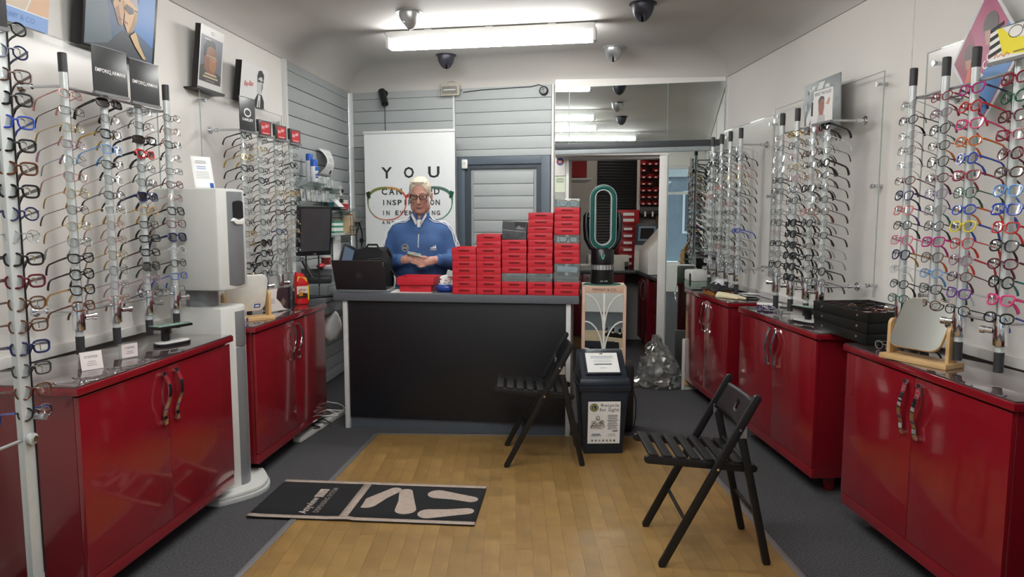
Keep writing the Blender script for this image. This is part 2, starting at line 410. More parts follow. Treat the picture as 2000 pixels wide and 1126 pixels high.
# skirting and counter upstands
sk = M('white_gloss_board', '#e2e0dc', 0.3, var=.01)
o = MB().box(0, 3.14, -.014, 0, .92, .965).build('trim_8', sk, None, LP(2.6), (0, 0, RL), bev=.002); struct(o, 'white upstand board along the left wall above the cabinets', 'trim')
o = MB().box(-4.0, 0, -.014, 0, .92, .965).build('trim_9', sk, None, RP(2.25), (0, 0, RR), bev=.002); struct(o, 'white upstand board along the right wall above the cabinets', 'trim')
o = MB().box(0, .055, -.008, 0, .97, COVE).build('trim_10', white, None, RP(3.80), (0, 0, RR)); struct(o, 'shallow white cover strip up the right wall between two racks', 'trim')
o = MB().box(0, 7.33, -.012, 0, 0, .09).build('baseboard_left', sk, None, LP(-1.6), (0, 0, RL)); struct(o, 'white skirting along the left wall', 'baseboard')
o = MB().box(-8.0, 0, -.012, 0, 0, .09).build('baseboard_right', sk, None, RP(-1.6), (0, 0, RR)); struct(o, 'white skirting along the right wall', 'baseboard')

# slat boards: each one a board of its own
PITCH = .118
def slats(parent_name, P, rz, x0, x1, zlist, parent, th=.018, off=0.0, base=None):
    me = {}
    for z0, z1 in zlist:
        h = round(z1 - z0, 4)
        if h not in me:
            me[h] = MB().box(0, x1 - x0, -th, 0, 0, h).mesh('board', .002)
        put('board', me[h], slat_m, parent, (x0, -off, z0))
zs = []
z = COVE - .002
top = [2.705 - PITCH * i for i in range(24)]
rows = [(2.708, COVE)] + [(t - PITCH + .006, t) for t in top if t - PITCH > -.02]
rows = [(max(a, .01), b) for a, b in rows]
bkL = thing('wall_panelling', 'grey slatted boarding on the left wall behind the desk', 'wall panel', LP(0), RL); bkL['kind'] = 'structure'
MB().box(5.78, 7.27, -.006, 0, .01, COVE).build('backing', slat_groove, bkL, smooth=False)
slats('', LP, RL, 5.78, 7.27, rows, bkL, off=.006)
bkB = thing('wall_panelling', 'grey slatted boarding on the back wall behind the banner', 'wall panel', BP(0), RB_); bkB['kind'] = 'structure'
MB().box(.03, 1.11, -.006, 0, .01, COVE).build('backing', slat_groove, bkB, smooth=False)
rowsB = [(2.712, COVE)] + [(2.709 - PITCH * (i + 1) + .004, 2.709 - PITCH * i) for i in range(22)]
slats('', BP, RB_, .03, 1.11, rowsB, bkB, off=.006)
bkC = thing('wall_panelling', 'grey slatted boarding above the grey framed door', 'wall panel', BP(0), RB_); bkC['kind'] = 'structure'
MB().box(1.135, 2.09, -.006, 0, 2.125, COVE).build('backing', slat_groove, bkC, smooth=False)
rowsC = [(2.665, COVE)] + [(2.661 - PITCH * (i + 1) + .004, 2.661 - PITCH * i) for i in range(4)] + [(2.125, 2.661 - PITCH * 4)]
slats('', BP, RB_, 1.135, 2.09, rowsC, bkC, off=.006)
for i, (P, rz, t, w_, z1, lb) in enumerate([(LP, RL, 5.745, .035, COVE, 'pale metal corner post at the near end of the left slatted boarding'), (BP, RB_, 0.0, .045, COVE, 'pale metal post in the corner of the two slatted walls'), (BP, RB_, 1.112, .02, COVE, 'white metal joint strip between banner and door'), (BP, RB_, 2.095, .022, COVE, 'white metal strip at the left edge of the wall mirrors')]):
    o = MB().box(0, w_, -.034, 0, .0, z1).build('trim_%d' % (11 + i), alu_w, None, tuple(P(t)), (0, 0, rz), bev=.002); struct(o, lb, 'trim')
# grey framed door with slatted face
dr = thing('door_1', 'closed grey slatted door in a dark blue grey frame', 'door', BP(0), RB_); dr['kind'] = 'structure'
dfm = M('blue_grey_frame', '#55606b', .45, var=.03)
MB().box(1.155, 1.235, -.05, .0, 0, 2.12).box(2.0, 2.085, -.05, .0, 0, 2.12).box(1.235, 2.0, -.05, 0, 2.045, 2.12).build('frame', dfm, dr, bev=.003)
MB().box(1.235, 1.29, -.034, 0, 0, 2.045).box(1.95, 2.0, -.034, 0, 0, 2.045).box(1.29, 1.95, -.034, 0, 2.005, 2.045).build('stop', M('dark_stop', '#3c444d', .5), dr)
MB().box(1.29, 1.95, -.012, 0, 0, 2.005).build('leaf', M('door_grey', '#9aa09f', .5, var=.02), dr)
me = MB().box(0, .60, -.014, 0, 0, PITCH - .006).mesh('slat', .002)
for i in range(16): put('slat', me, slat_m, dr, (1.32, -.012, 2.0 - PITCH * (i + 1) - .02))
s_ = thing('door_sensor', 'small white door contact sensor above the grey door', 'sensor', BP(1.243, .05, 2.05), RB_)
MB().box(-.03, .03, -.03, 0, -.045, .045).build('case', M('white_plastic', '#e6e5df', .35), s_, bev=.012)
MB().ball((0, -.031, .01), (.011, .006, .011)).build('eye', M('sensor_lens', '#bfc3c0', .2), s_)
# ------------------------------------------------------------------ mirrors and lintel on the back wall, doorway
# the mirrors sit on a shallow wedge of boxing, so that they face straight down the shop
RM = math.radians(-5.5); PM = BP(3.665, .014); WM = 1.515
def zt(x): return 2.741 + .0245 * x
def zr(x): return .0180 * x
def wedge(x0, x1, z0, z1, name, label):
    k = math.tan(math.radians(8.574)); pts = [(x0, .0), (x1, .0), (x1, -x1 * k - .004), (x0, -x0 * k - .004)]
    struct(MB().prism(pts, z0, z1, 'z').build(name, white, None, PM, (0, 0, RM), smooth=False), label, 'boxing')
wedge(-WM, -.002, 2.10, COVE, 'trim_22', 'white boxing behind the mirrors above the doorway')
wedge(-.487, -.002, 0, 2.10, 'trim_23', 'white boxing behind the tall mirror by the right corner')
def pane_mirror(x0, x1, lo, hi, label):
    t = thing('wall_mirror', label, 'mirror', PM, RM, 'mirror panels on the back wall')
    P4 = [(x0 + .001, lo(x0)), (x1 - .001, lo(x1)), (x1 - .001, hi(x1)), (x0 + .001, hi(x0))]
    MB().prism(P4, -.006, -.001, 'y').build('backing', M('mirror_edge', '#8ea7a2', .3), t, smooth=False)
    MB().add([(x, -.0064, z) for x, z in [(x0 + .003, lo(x0) + .002), (x1 - .003, lo(x1) + .002), (x1 - .003, hi(x1) - .002), (x0 + .003, hi(x0) - .002)]], [(0, 1, 2, 3)]).build('glass', mirror_m, t, smooth=False)
pane_mirror(-WM, -1.387, lambda x: 2.232 + zr(x), zt, 'narrow mirror panel high on the back wall beside the slatted boards')
pane_mirror(-1.387, -.505, lambda x: 2.232 + zr(x), zt, 'wide mirror panel above the back doorway')
pane_mirror(-.505, -.004, lambda x: 2.232 + zr(x), zt, 'mirror panel above the lintel in the right corner')
pane_mirror(-.487, -.004, lambda x: .0, lambda x: 2.134 + zr(x), 'tall mirror panel between doorway and right corner')
def strip_(a, b, y0, name, mat, label):
    struct(MB().prism([(-WM, a + zr(-WM)), (0, a), (0, b), (-WM, b + zr(-WM))], y0, .02, 'y').build(name, mat, None, PM, (0, 0, RM), bev=.002), label, 'trim')
strip_(2.176, 2.231, -.024, 'trim_20', M('charcoal_lintel', '#3b3d40', .35, var=.04), 'charcoal rail across the back wall above the doorway')
strip_(2.134, 2.176, -.018, 'trim_21', M('pale_grey_lintel', '#98a0a2', .35), 'pale grey strip under the charcoal rail')
t = thing('wall_mirror', 'tall narrow mirror strip between grey door and doorway', 'mirror', BP(2.12), RB_, 'mirror panels on the back wall')
MB().box(.001, .111, -.012, -.002, 0, 1.93).build('backing', M('mirror_edge'), t, smooth=False)
MB().add([(.003, -.0125, .003), (.109, -.0125, .003), (.109, -.0125, 1.927), (.003, -.0125, 1.927)], [(0, 1, 2, 3)]).build('glass', mirror_m, t, smooth=False)
fm = M('white_gloss_frame', '#d9d8d3', .4, var=.02)
o = MB().box(2.232, 2.262, -.022, .15, 0, 2.12).box(3.105, 3.178, -.085, .15, 0, 2.12).box(2.262, 3.105, -.022, .15, 2.075, 2.12).build('door_2', fm, None, BP(0), (0, 0, RB_), bev=.003)
struct(o, 'white frame of the open doorway into the workroom', 'door frame')
nt_ = thing('notice', 'round red and blue sticker on white card beside the doorway', 'sticker', BP(2.176, .014, 2.03), RB_)
Print().rect(-.05, -.1, .05, .09, '#eceae4').oval(0, .03, .036, .036, '#2d5aa8').rect(-.033, .012, .033, .045, '#c23a3a').oval(0, .03, .018, .012, '#e8e4e0').build('sticker', nt_)
MB().box(-.05, .05, -.0001, .002, -.1, .09).build('card', paper, nt_)
nt_ = thing('notice', 'pale green printed card under the round sticker beside the doorway', 'notice', BP(2.176, .014, 1.85), RB_)
Print().rect(-.05, -.075, .05, .07, '#d6dec6').lines(-.042, .055, .084, 4, .012, '#4b5a45').build('printing', nt_)
MB().box(-.05, .05, -.0001, .002, -.075, .07).build('card', paper, nt_)

# ------------------------------------------------------------------ workroom behind the doorway
wk = M('workroom_paint', '#a9a6a2', .7, var=.03)
for nm, b, lb in (('wall_workroom_left', (.20, .30, 7.05, 9.0, 0, CEIL), 'left wall of the workroom'), ('wall_workroom_far', (.2, 2.3, 8.8, 8.95, 0, CEIL), 'far wall of the workroom'), ('wall_workroom_right', (2.05, 2.2, 6.62, 8.95, 0, CEIL), 'right wall of the workroom')):
    o = MB().box(*b).build(nm, wk, smooth=False); struct(o, 'pale ' + lb + ' seen through the doorway', 'wall')
t = thing('slatted_blind', 'black ribbed panel on the far wall of the workroom', 'panel', (1.30, 8.78, 1.0))
bm_ = M('black_rib', '#0f1012', .4)
MB().box(-.25, .23, -.01, 0, 0, 1.55).build('backing', blackp, t)
me = MB().box(-.25, .23, -.022, -.01, 0, .028).mesh('slat', .004)
for i in range(44): put('slat', me, bm_, t, (0, 0, i * .0352))
# corner run of red units
dkred = M('workroom_red', '#5d0d18', .25, var=.05, coat=.3)
def unit(label, x, y, w, d, rz, drawers=0, zb=.16, doors=1):
    t = thing('base_cabinet', label, 'cabinet', (x, y, 0), rz)
    MB().box(-w / 2, w / 2, .02, d, zb, .88).build('body', dkred, t)
    if drawers:
        for i in range(drawers):
            h = (.88 - zb) / drawers; o = MB().box(-w / 2 + .003, w / 2 - .003, 0, .02, zb + i * h + .003, zb + (i + 1) * h - .003).build('drawer', dkred, t, bev=.003)
            MB().box(-w * .3, w * .3, -.012, 0, zb + (i + 1) * h - .02, zb + (i + 1) * h - .012).build('handle', chrome, o)
    else:
        for i in range(doors):
            a = -w / 2 + w * i / doors; b = a + w / doors
            o = MB().box(a + .003, b - .003, 0, .02, zb + .003, .877).build('door', dkred, t, bev=.003)
            hx = b - .05 if i == 0 else a + .05
            MB().tube([(hx, 0, .62), (hx, -.03, .66), (hx + .006, -.034, .74), (hx, -.03, .80), (hx, 0, .84)], .005, 6).build('handle', chrome, o)
    MB().box(-w / 2, w / 2, .06, d, 0, zb).build('plinth', M('plinth_ply', '#8b7048', .6), t)
    return t
unit('dark red unit with two doors at the back of the workroom', .82, 8.16, .98, .6, 0, doors=2)
unit('dark red two door unit on the right of the workroom, further from the doorway', 1.46, 7.86, .60, .55, -PI / 2, doors=2)
unit('dark red drawer unit on the right just inside the doorway', 1.50, 7.24, .58, .5, -PI / 2, drawers=4)
wt = M('charcoal_worktop', '#3c3d40', .35, var=.1, vscale=60)
t = thing('worktop', 'charcoal worktop running round the corner of the workroom', 'worktop', (1.0, 8.5, .885))
MB().prism([(-.69, -.37), (.43, -.37), (.47, -1.56), (1.03, -1.56), (1.03, .29), (-.69, .29)], 0, .035, 'z').build('slab', wt, t, bev=.004)
# shelf with red crate
t = thing('wall_shelf', 'white shelf high on the left in the workroom', 'shelf', (.305, 7.95, 1.93))
MB().box(0, .55, -.35, .35, 0, .02).build('board', white, t, bev=.002)
me = MB().prism([(0, 0), (.3, 0), (0, -.1)], -.006, .006, 'y').mesh('bracket')
for y in (-.25, .25): put('bracket', me, alu_w, t, (0, y, 0))
t = thing('storage_crate', 'red plastic crate on the workroom shelf', 'crate', (.55, 7.95, 1.95))
rp = M('red_plastic', '#a61a24', .4, var=.05)
MB().box(-.2, .25, -.3, .3, 0, .012).box(-.2, -.19, -.3, .3, 0, .27).box(.24, .25, -.3, .3, 0, .27).box(-.2, .25, -.3, -.29, 0, .27).box(-.2, .25, .29, .3, 0, .27).build('body', rp, t, bev=.003)
MB().box(-.21, .26, -.31, .31, .25, .275).box(-.195, .245, -.295, .295, .275, .285).build('lid', M('red_plastic_lid', '#8d141d', .4), t, bev=.004)
# small-parts bins on the far wall
t0 = thing('bin_rail', 'black rail board carrying small red parts bins in the workroom', 'rail', (1.78, 8.79, 1.66))
MB().box(-.22, .24, -.01, 0, 0, .68).build('board', blackp, t0)
bw_, bh_ = .033, .062
side = [(-.10, 0), (0, 0), (0, bh_), (-.05, bh_), (-.10, .03)]
bin_b = MB().box(-bw_, bw_, -.10, 0, 0, .004).box(-bw_, bw_, -.10, -.095, 0, .03).box(-bw_, bw_, -.004, 0, 0, bh_).prism(side, -bw_, -bw_ + .003, 'x').prism(side, bw_ - .003, bw_, 'x').mesh('bin', 0)
lab_b = MB().box(-.012, .012, -.1015, -.1, .006, .024).mesh('label_card', 0)
for r in range(8):
    for c in range(6):
        if (r * 7 + c * 3) % 11 == 5: continue
        b = tag(share('parts_bin', bin_b, rp, None, (1.60 + c * .074, 8.779, 1.68 + r * .080)), 'red parts bin, %s row up, %s from the left, on workroom rail' % (ORD[r], ORD[c]), 'bin', 'red parts bins in the workroom')
        share('label_card', lab_b, paper, b)
t = thing('bracket_shelf', 'black shelf with white tags under the parts bins', 'shelf', (1.78, 8.79, 1.56))
MB().box(-.24, .24, -.25, 0, 0, .05).build('board', blackp, t, bev=.004)
me = MB().box(-.010, .010, -.254, -.25, -.02, .04).mesh('tag_card')
for x in (-.18, -.09, 0, .09): put('tag_card', me, paper, t, (x, 0, 0))
t = thing('wall_post', 'white upright post beside the black ribbed panel in the workroom', 'post', (1.555, 8.79, .92)); MB().box(-.02, .02, -.03, 0, 0, 1.7).build('post', alu_w, t, bev=.002)
t = thing('brown_panel', 'brown board standing behind the edging machine in the workroom', 'board', (1.86, 8.60, .921)); MB().box(-.12, .12, -.01, .01, 0, .64).build('panel', M('brown_board', '#6e5638', .6, var=.1), t)
t = thing('drawer_tower', 'red tower of small drawers with white labels on the workroom counter', 'drawers', (1.375, 8.42, .9205))
MB().box(-.10, .11, 0, .3, 0, .70).build('body', rp, t, bev=.006)
for i in range(6):
    o = MB().box(-.09, .10, -.014, 0, .03 + i * .082, .10 + i * .082).build('drawer', M('red_plastic_lid'), t, bev=.004); MB().box(-.05, .05, -.017, -.014, .05 + i * .082, .078 + i * .082).build('label_card', paper, o)
MB().box(-.12, .13, -.02, .3, .53, .70).build('top_drawer', rp, t, bev=.006)
for z in (.56, .63): MB().box(-.06, .07, -.023, -.02, z, z + .035).build('label_card', paper, t)
pw_ = M('machine_white', '#d8d6cf', .4, var=.02)
t = thing('lens_edger', 'large white lens edging machine with sloping hood by the doorway', 'machine', (1.46, 7.74, .9205), -PI / 2)
MB().prism([(-.02, 0), (.48, 0), (.48, .62), (.30, .62), (.02, .30), (-.02, .24)], -.28, .26, 'x').build('body', pw_, t, bev=.02)
MB().prism([(.09, .30), (.27, .52), (.31, .52), (.31, .24), (.09, .24)], -.284, -.28, 'x').build('side_window', blackp, t)
MB().prism([(.09, .30), (.27, .52), (.31, .52), (.31, .24), (.09, .24)], .26, .264, 'x').build('side_window', blackp, t)
t = thing('lens_tracer', 'white desk instrument with tilted blue grey screen in the workroom', 'machine', (1.585, 8.22, .9205), -.35)
MB().prism([(-.16, 0), (.16, 0), (.14, .12), (.05, .22), (.08, .36), (-.10, .36), (-.14, .2)], -.14, .14, 'x').build('body', pw_, t, bev=.02)
MB().prism([(-.15, .30), (-.06, .54), (.08, .54), (.08, .30)], -.14, .14, 'x').build('head', M('slate_plastic', '#2a2e34', .4), t, bev=.015)
o = MB().box(-.10, .10, -.004, 0, -.09, .09).build('bezel', M('steel_blue', '#6f8296', .3), t, (0, -.109, .425), (-.36, 0, 0), bev=.003)
MB().box(-.075, .075, -.006, -.004, -.065, .065).build('screen', M('dark_screen', '#0c1016', .1), o)
t = thing('carton', 'white cardboard carton with black tape reel print on the workroom counter', 'box', (1.24, 8.25, .921), -.1)
MB().box(-.20, .12, -.10, .12, 0, .17).build('body', M('carton_white', '#d4d2c8', .7), t, bev=.003)
MB().lathe([(.03, -.02), (.045, -.02), (.045, .02), (.03, .02), (.03, -.02)], 20, caps=False).build('tape_reel', blackp, t, (.09, -.13, .06), (0, PI / 2, 0))
for i, (x, y, rz, lb) in enumerate([(.84, 8.28, .2, 'loose stack of papers on the workroom counter behind the fan'), (1.02, 8.30, -.3, 'second heap of papers on the workroom counter beside the carton'), (.66, 8.62, .5, 'crumpled papers at the left of the workroom counter')]):
    t = thing('paper_stack', lb, 'papers', (x, y, .921), rz); r = random.Random(i)
    for k in range(7): MB().box(-.105, .105, -.145, .145, 0, .004).build('sheet', paper, t, (r.uniform(-.02, .02), r.uniform(-.02, .02), k * .009), (0, 0, r.uniform(-.3, .3)))
t = thing('lens_box', 'grey tabletop device on the workroom counter seen through the fan loop', 'machine', (1.06, 8.62, .921), 0)
MB().box(-.14, .14, -.1, .12, 0, .16).box(-.08, .08, -.06, .1, .16, .27).build('body', pw_, t, bev=.015)
MB().box(-.06, .06, -.064, -.06, .19, .24).build('panel', M('slate_plastic'), t)
t = thing('soft_bag', 'black padded bag slumped on the workroom counter left of the fan', 'bag', (.56, 8.30, .921), .3)
MB().ball((0, 0, .11), (.2, .12, .13), 16, 10).build('body', M('black_fabric', '#161618', .85, bump=.3), t)
MB().tube([(-.12, 0, .2), (-.06, 0, .27), (.06, 0, .27), (.12, 0, .2)], .009, 6).build('strap', M('black_fabric'), t)
t = thing('workroom_fill_lamp', 'unseen round ceiling lamp added to brighten the workroom', 'lamp', (1.1, 7.9, CEIL))  # added lamp, hidden above the doorway, lifts the dim workroom
MB().lathe([(.16, 0), (.16, -.05), (.13, -.07)], 24).build('case', alu_w, t)
MB().lathe([(.12, -.07), (.05, -.085)], 24).build('diffuser', M('fill_glow', '#fff4e6', .5, var=0, emit=30.0), t)
# ------------------------------------------------------------------ red display cabinets
glass_top = M('smoked_glass_top', '#4a3c3e', .04, var=.02, coat=1.0, spec=.8)
def wavy_handle():
    pts = []; n = 14
    prof = []
    for i in range(n + 1):
        u = i / n; y = -.012 - .022 * math.sin(PI * min(1, max(0, (u - .05) / .75))) ** 1.0
        if u > .8: y = -.012 - .004 * math.sin(PI * (u - .8) / .2)
        xo = .012 * math.sin(2 * PI * u)
        prof.append((xo, y, -.12 + .24 * (1 - u)))
    mb = MB(); vs = []
    for x, y, z in prof:
        for dx, dy in ((-.012, -.002), (.012, -.002), (.012, .002), (-.012, .002)): vs.append((x + dx, y + dy, z))
    fs = [(4 * i + k, 4 * i + (k + 1) % 4, 4 * i + 4 + (k + 1) % 4, 4 * i + 4 + k) for i in range(n) for k in range(4)] + [(0, 1, 2, 3), (4 * n + 3, 4 * n + 2, 4 * n + 1, 4 * n)]
    mb.add(vs, fs)
    mb.box(-.008, .008, -.014, 0, .105, .118).box(-.008, .008, -.014, 0, -.118, -.105)
    return mb.mesh('handle')
HM = wavy_handle()
def cabinet(P, rz, t0, t1, depth, label, hx=0.0):
    w_ = abs(t1 - t0); c = thing('display_cabinet', label, 'cabinet', P((t0 + t1) / 2, 0), rz, 'red display cabinets along the walls')
    h = w_ / 2; d = depth
    MB().box(-h + .02, h - .02, -d + .035, -.012, .10, .882).build('body', red_dk, c, bev=.002)
    for sx in (-1, 1):
        a, b = (-h + .02, -.0012 + hx) if sx < 0 else (.0012 + hx, h - .02)
        dr_ = MB().box(a, b, -d + .012, -d + .034, .16, .872).build('door', red, c, bev=.003)
        put('handle', HM, chrome, dr_, (hx + sx * .047, -d + .012, .735))
    MB().box(-h + .02, h - .02, -d + .016, -d + .035, .10, .157).build('kick_rail', red, c, bev=.002)
    MB().box(-h, h, -d, -.012, .882, .912).build('top_slab', red, c, bev=.003)
    MB().box(-h + .004, h - .004, -d + .006, -.014, .912, .918).build('glass_top', glass_top, c, bev=.001)
    for x in (-h + .12, h - .12):
        for y in (-d + .17, -.1): MB().lathe([(.03, 0), (.034, .012), (.034, .1)], 16).build('foot', red_dk, c, (x, y, 0))
    return c
cabinet(LP, RL, 2.633, 3.81, .525, 'red gloss two door cabinet at front left with small white cards on top')
cabinet(LP, RL, 4.076, 5.214, .520, 'red gloss two door cabinet on the left between sanitiser stand and desk')
cabinet(RP, RR, 2.385, 3.52, .415, 'red gloss two door cabinet at front right below the table mirror', 0.0)
cabinet(RP, RR, 3.80, 4.95, .415, 'red gloss two door cabinet in the middle of the right wall, behind the folding chair')
cabinet(RP, RR, 5.16, 6.24, .415, 'red gloss two door cabinet at the far right beside the back doorway')

# ------------------------------------------------------------------ spectacles
def outline(shape, n=22):
    pts = []
    a, b, p, tp, cat = {'round': (.0225, .0215, 2, 0, 0), 'oval': (.0255, .019, 2.2, .05, 0), 'rect': (.0265, .0165, 4, .05, 0), 'square': (.026, .0205, 3.4, .07, 0), 'panto': (.0245, .0215, 2.5, .12, 0), 'cat': (.0265, .0195, 2.7, .10, .006), 'wrap': (.030, .0185, 3, .06, 0)}[shape]
    for i in range(n):
        t = 2 * PI * (i + .5) / n; c, s = math.cos(t), math.sin(t)
        x = a * math.copysign(abs(c) ** (2 / p), c); z = b * math.copysign(abs(s) ** (2 / p), s)
        x *= 1 + tp * z / b
        if cat and x > 0: z += cat * (x / a) ** 2 * (1 if z > 0 else .3)
        pts.append((x, z))
    return pts, a, b
GEO = {}
def spec_geo(shape, rim):
    k = (shape, rim)
    if k in GEO: return GEO[k]
    o, a, b = outline(shape); r = {'metal': .0012, 'thin': .0020, 'acetate': .0031, 'bold': .0038, 'rimless': .0007}[rim]
    cx = a + (.0085 if rim in ('acetate', 'bold') else .0095)
    yc = lambda x: 1.3 * x * x
    fr_ = MB(); hz = b * .45; brz = b * .30
    for s in (-1, 1):
        pts = [(s * (cx + x), yc(cx + x), z) for x, z in o]
        fr_.tube(pts, r, 5, closed=True)
        ex = s * (cx + a); fr_.tube([(ex * .97, yc(ex), hz), (ex * 1.04, yc(ex) + .001, hz), (ex * 1.055, yc(ex) + .007, hz)], max(r, .0013), 5)
        # nose pad
        fr_.tube([(s * .0085, .002, -b * .05), (s * .0105, .007, -b * .35)], .0016, 4)
    g = cx - a
    fr_.tube([(-g * 1.25, yc(g), brz), (-g * .5, -.0015, brz + .003), (g * .5, -.0015, brz + .003), (g * 1.25, yc(g), brz)], max(r, .0011), 5)
    ln = {}
    for s in (-1, 1):
        m_ = MB(); vs = [(s * (cx + x), yc(cx + x) + .0003, z) for x, z in o] + [(s * cx, yc(cx) - .0012, 0)]; n = len(o)
        m_.add(vs, [(i, (i + 1) % n, n) for i in range(n)]); ln[s] = m_.mesh('lens')
    tm = {}
    tw = {'metal': .0011, 'thin': .0015, 'acetate': .0020, 'bold': .0026, 'rimless': .0010}[rim]; th = {'metal': .0015, 'thin': .0024, 'acetate': .0038, 'bold': .0055, 'rimless': .0014}[rim]
    for s in (-1, 1):
        x0 = s * (cx + a) * 1.055; y0 = yc(cx + a) + .006
        path = [(x0, y0, hz, 1.0), (x0 + s * .002, y0 + .05, hz - .0005, .8), (x0 + s * .001, y0 + .095, hz - .002, .75), (x0 - s * .002, y0 + .112, hz - .008, .95), (x0 - s * .005, y0 + .128, hz - .024, 1.2), (x0 - s * .006, y0 + .136, hz - .038, 1.2)]
        m_ = MB(); vs = []
        for i, (x, y, z, q) in enumerate(path):
            tip = i >= 3 and rim in ('metal', 'rimless', 'thin'); w2 = tw * (1.7 if tip else 1); h2 = th * q * (1.5 if tip else 1)
            for dx, dz in ((-w2, -h2), (w2, -h2), (w2, h2), (-w2, h2)):
                vs.append((x + dx, y + (dz * .7 if i >= 3 else 0), z + dz * (.6 if i >= 3 else 1)))
        k2 = len(path)
        m_.add(vs, [(4 * i + k, 4 * i + (k + 1) % 4, 4 * i + 4 + (k + 1) % 4, 4 * i + 4 + k) for i in range(k2 - 1) for k in range(4)] + [(0, 1, 2, 3), (4 * k2 - 1, 4 * k2 - 2, 4 * k2 - 3, 4 * k2 - 4)])
        tm[s] = m_.mesh('temple')
    GEO[(shape, rim)] = (fr_.mesh('frame'), ln, tm); return GEO[(shape, rim)]
FC = {  # frame colours: hex, roughness, metal
 'black': ('#141416', .25, 0), 'charcoal': ('#3a3b3e', .3, .2), 'silver': ('#aeb1b5', .25, .9), 'gunmetal': ('#5a5c60', .28, .8), 'gold': ('#b39350', .25, .9), 'rose': ('#b08078', .28, .6),
 'brown': ('#4a2e22', .28, 0), 'tortoise': ('#5b3520', .22, 0), 'crimson': ('#8e1230', .25, 0), 'red': ('#c42127', .25, 0), 'maroon': ('#591426', .25, 0), 'pink': ('#d8437f', .25, 0), 'magenta': ('#b01f78', .25, 0), 'purple': ('#65348a', .25, 0),
 'mauve': ('#8f6f84', .25, 0), 'navy': ('#1d2550', .25, 0), 'blue': ('#2b49ad', .22, 0), 'pale blue': ('#5b93d4', .22, 0), 'teal': ('#1f6f75', .25, 0), 'green': ('#1d5a3e', .25, 0), 'orange': ('#c9641d', .25, 0), 'yellow': ('#d8c62a', .25, 0), 'tan': ('#b58a4a', .25, 0), 'clear': ('#c9cdd0', .15, 0), 'grey': ('#85888c', .28, .2)}
def fcol(n):
    h, r, mt = FC[n]; return M('frame_' + n.replace(' ', '_'), h, r, mt, var=.25 if n == 'tortoise' else .05, vscale=120)
SUN = {'dark': clear('tint_dark', '#1a1c1e', .25), 'redlens': clear('tint_red', '#5a0a12', .3), 'bluelens': clear('tint_blue', '#10183f', .3), 'greenlens': clear('tint_green', '#1c2a22', .25)}
GN = [0]
def glasses(loc, rz, colour, shape, rim, label, tint=None, group=None, temple=None, tilt=0.0, roll=0.0, yaw=0.0):
    fm_, ln, tm = spec_geo(shape, rim); GN[0] += 1
    t = thing('sunglasses' if tint else 'eyeglasses', label, 'sunglasses' if tint else 'glasses', loc, rz + yaw, group)
    t.rotation_euler = (tilt, roll, rz + yaw)
    share('frame', fm_, fcol(colour), t)
    for s in (-1, 1):
        share('lens', ln[s], SUN[tint] if tint else lens_m, t)
        share('temple', tm[s], fcol(temple or colour), t)
    return t
# ------------------------------------------------------------------ display racks
POLE_ME = MB().lathe([(.0155, 0), (.0155, 1.24)], 20).mesh('pole')
CAP_ME = MB().lathe([(.0168, 0), (.0172, .075), (.0150, .078)], 20).mesh('cap')
LOCK_ME = MB().lathe([(.024, 0), (.025, .003), (.025, .115), (.024, .118)], 24).cyl((-.022, -.012, .055), (-.052, -.028, .055), .012, n=14).cyl((-.048, -.026, .055), (-.062, -.034, .055), .015, n=14).mesh('lock')
LOCK_ME_R = MB().lathe([(.024, 0), (.025, .003), (.025, .115), (.024, .118)], 24).cyl((.022, -.012, .055), (.052, -.028, .055), .012, n=14).cyl((.048, -.026, .055), (.062, -.034, .055), .015, n=14).mesh('lock')
ROD_ME = MB().cyl((.0, 0, .12), (.0, 0, 1.16), .0028, n=8).mesh('rod')
HOOK_ME = MB().tube([(0, 0, 0), (0, -.026, .0), (.006, -.030, .0), (.012, -.031, -.006), (.012, -.031, -.022)], .0022, 5).mesh('hook')
FLANGE_ME = MB().cyl((0, 0, 0), (0, -.012, 0), .026, n=20).cyl((0, -.012, 0), (0, -.02, 0), .018, n=20).cyl((0, -.02, 0), (0, -.06, 0), .011, n=14).mesh('flange')
STAND_ME = MB().cyl((0, .004, 0), (0, .05, 0), .010, n=14).cyl((0, -.004, 0), (0, -.012, 0), .013, n=16).mesh('standoff')
SP = .0675; ZG = 2.055
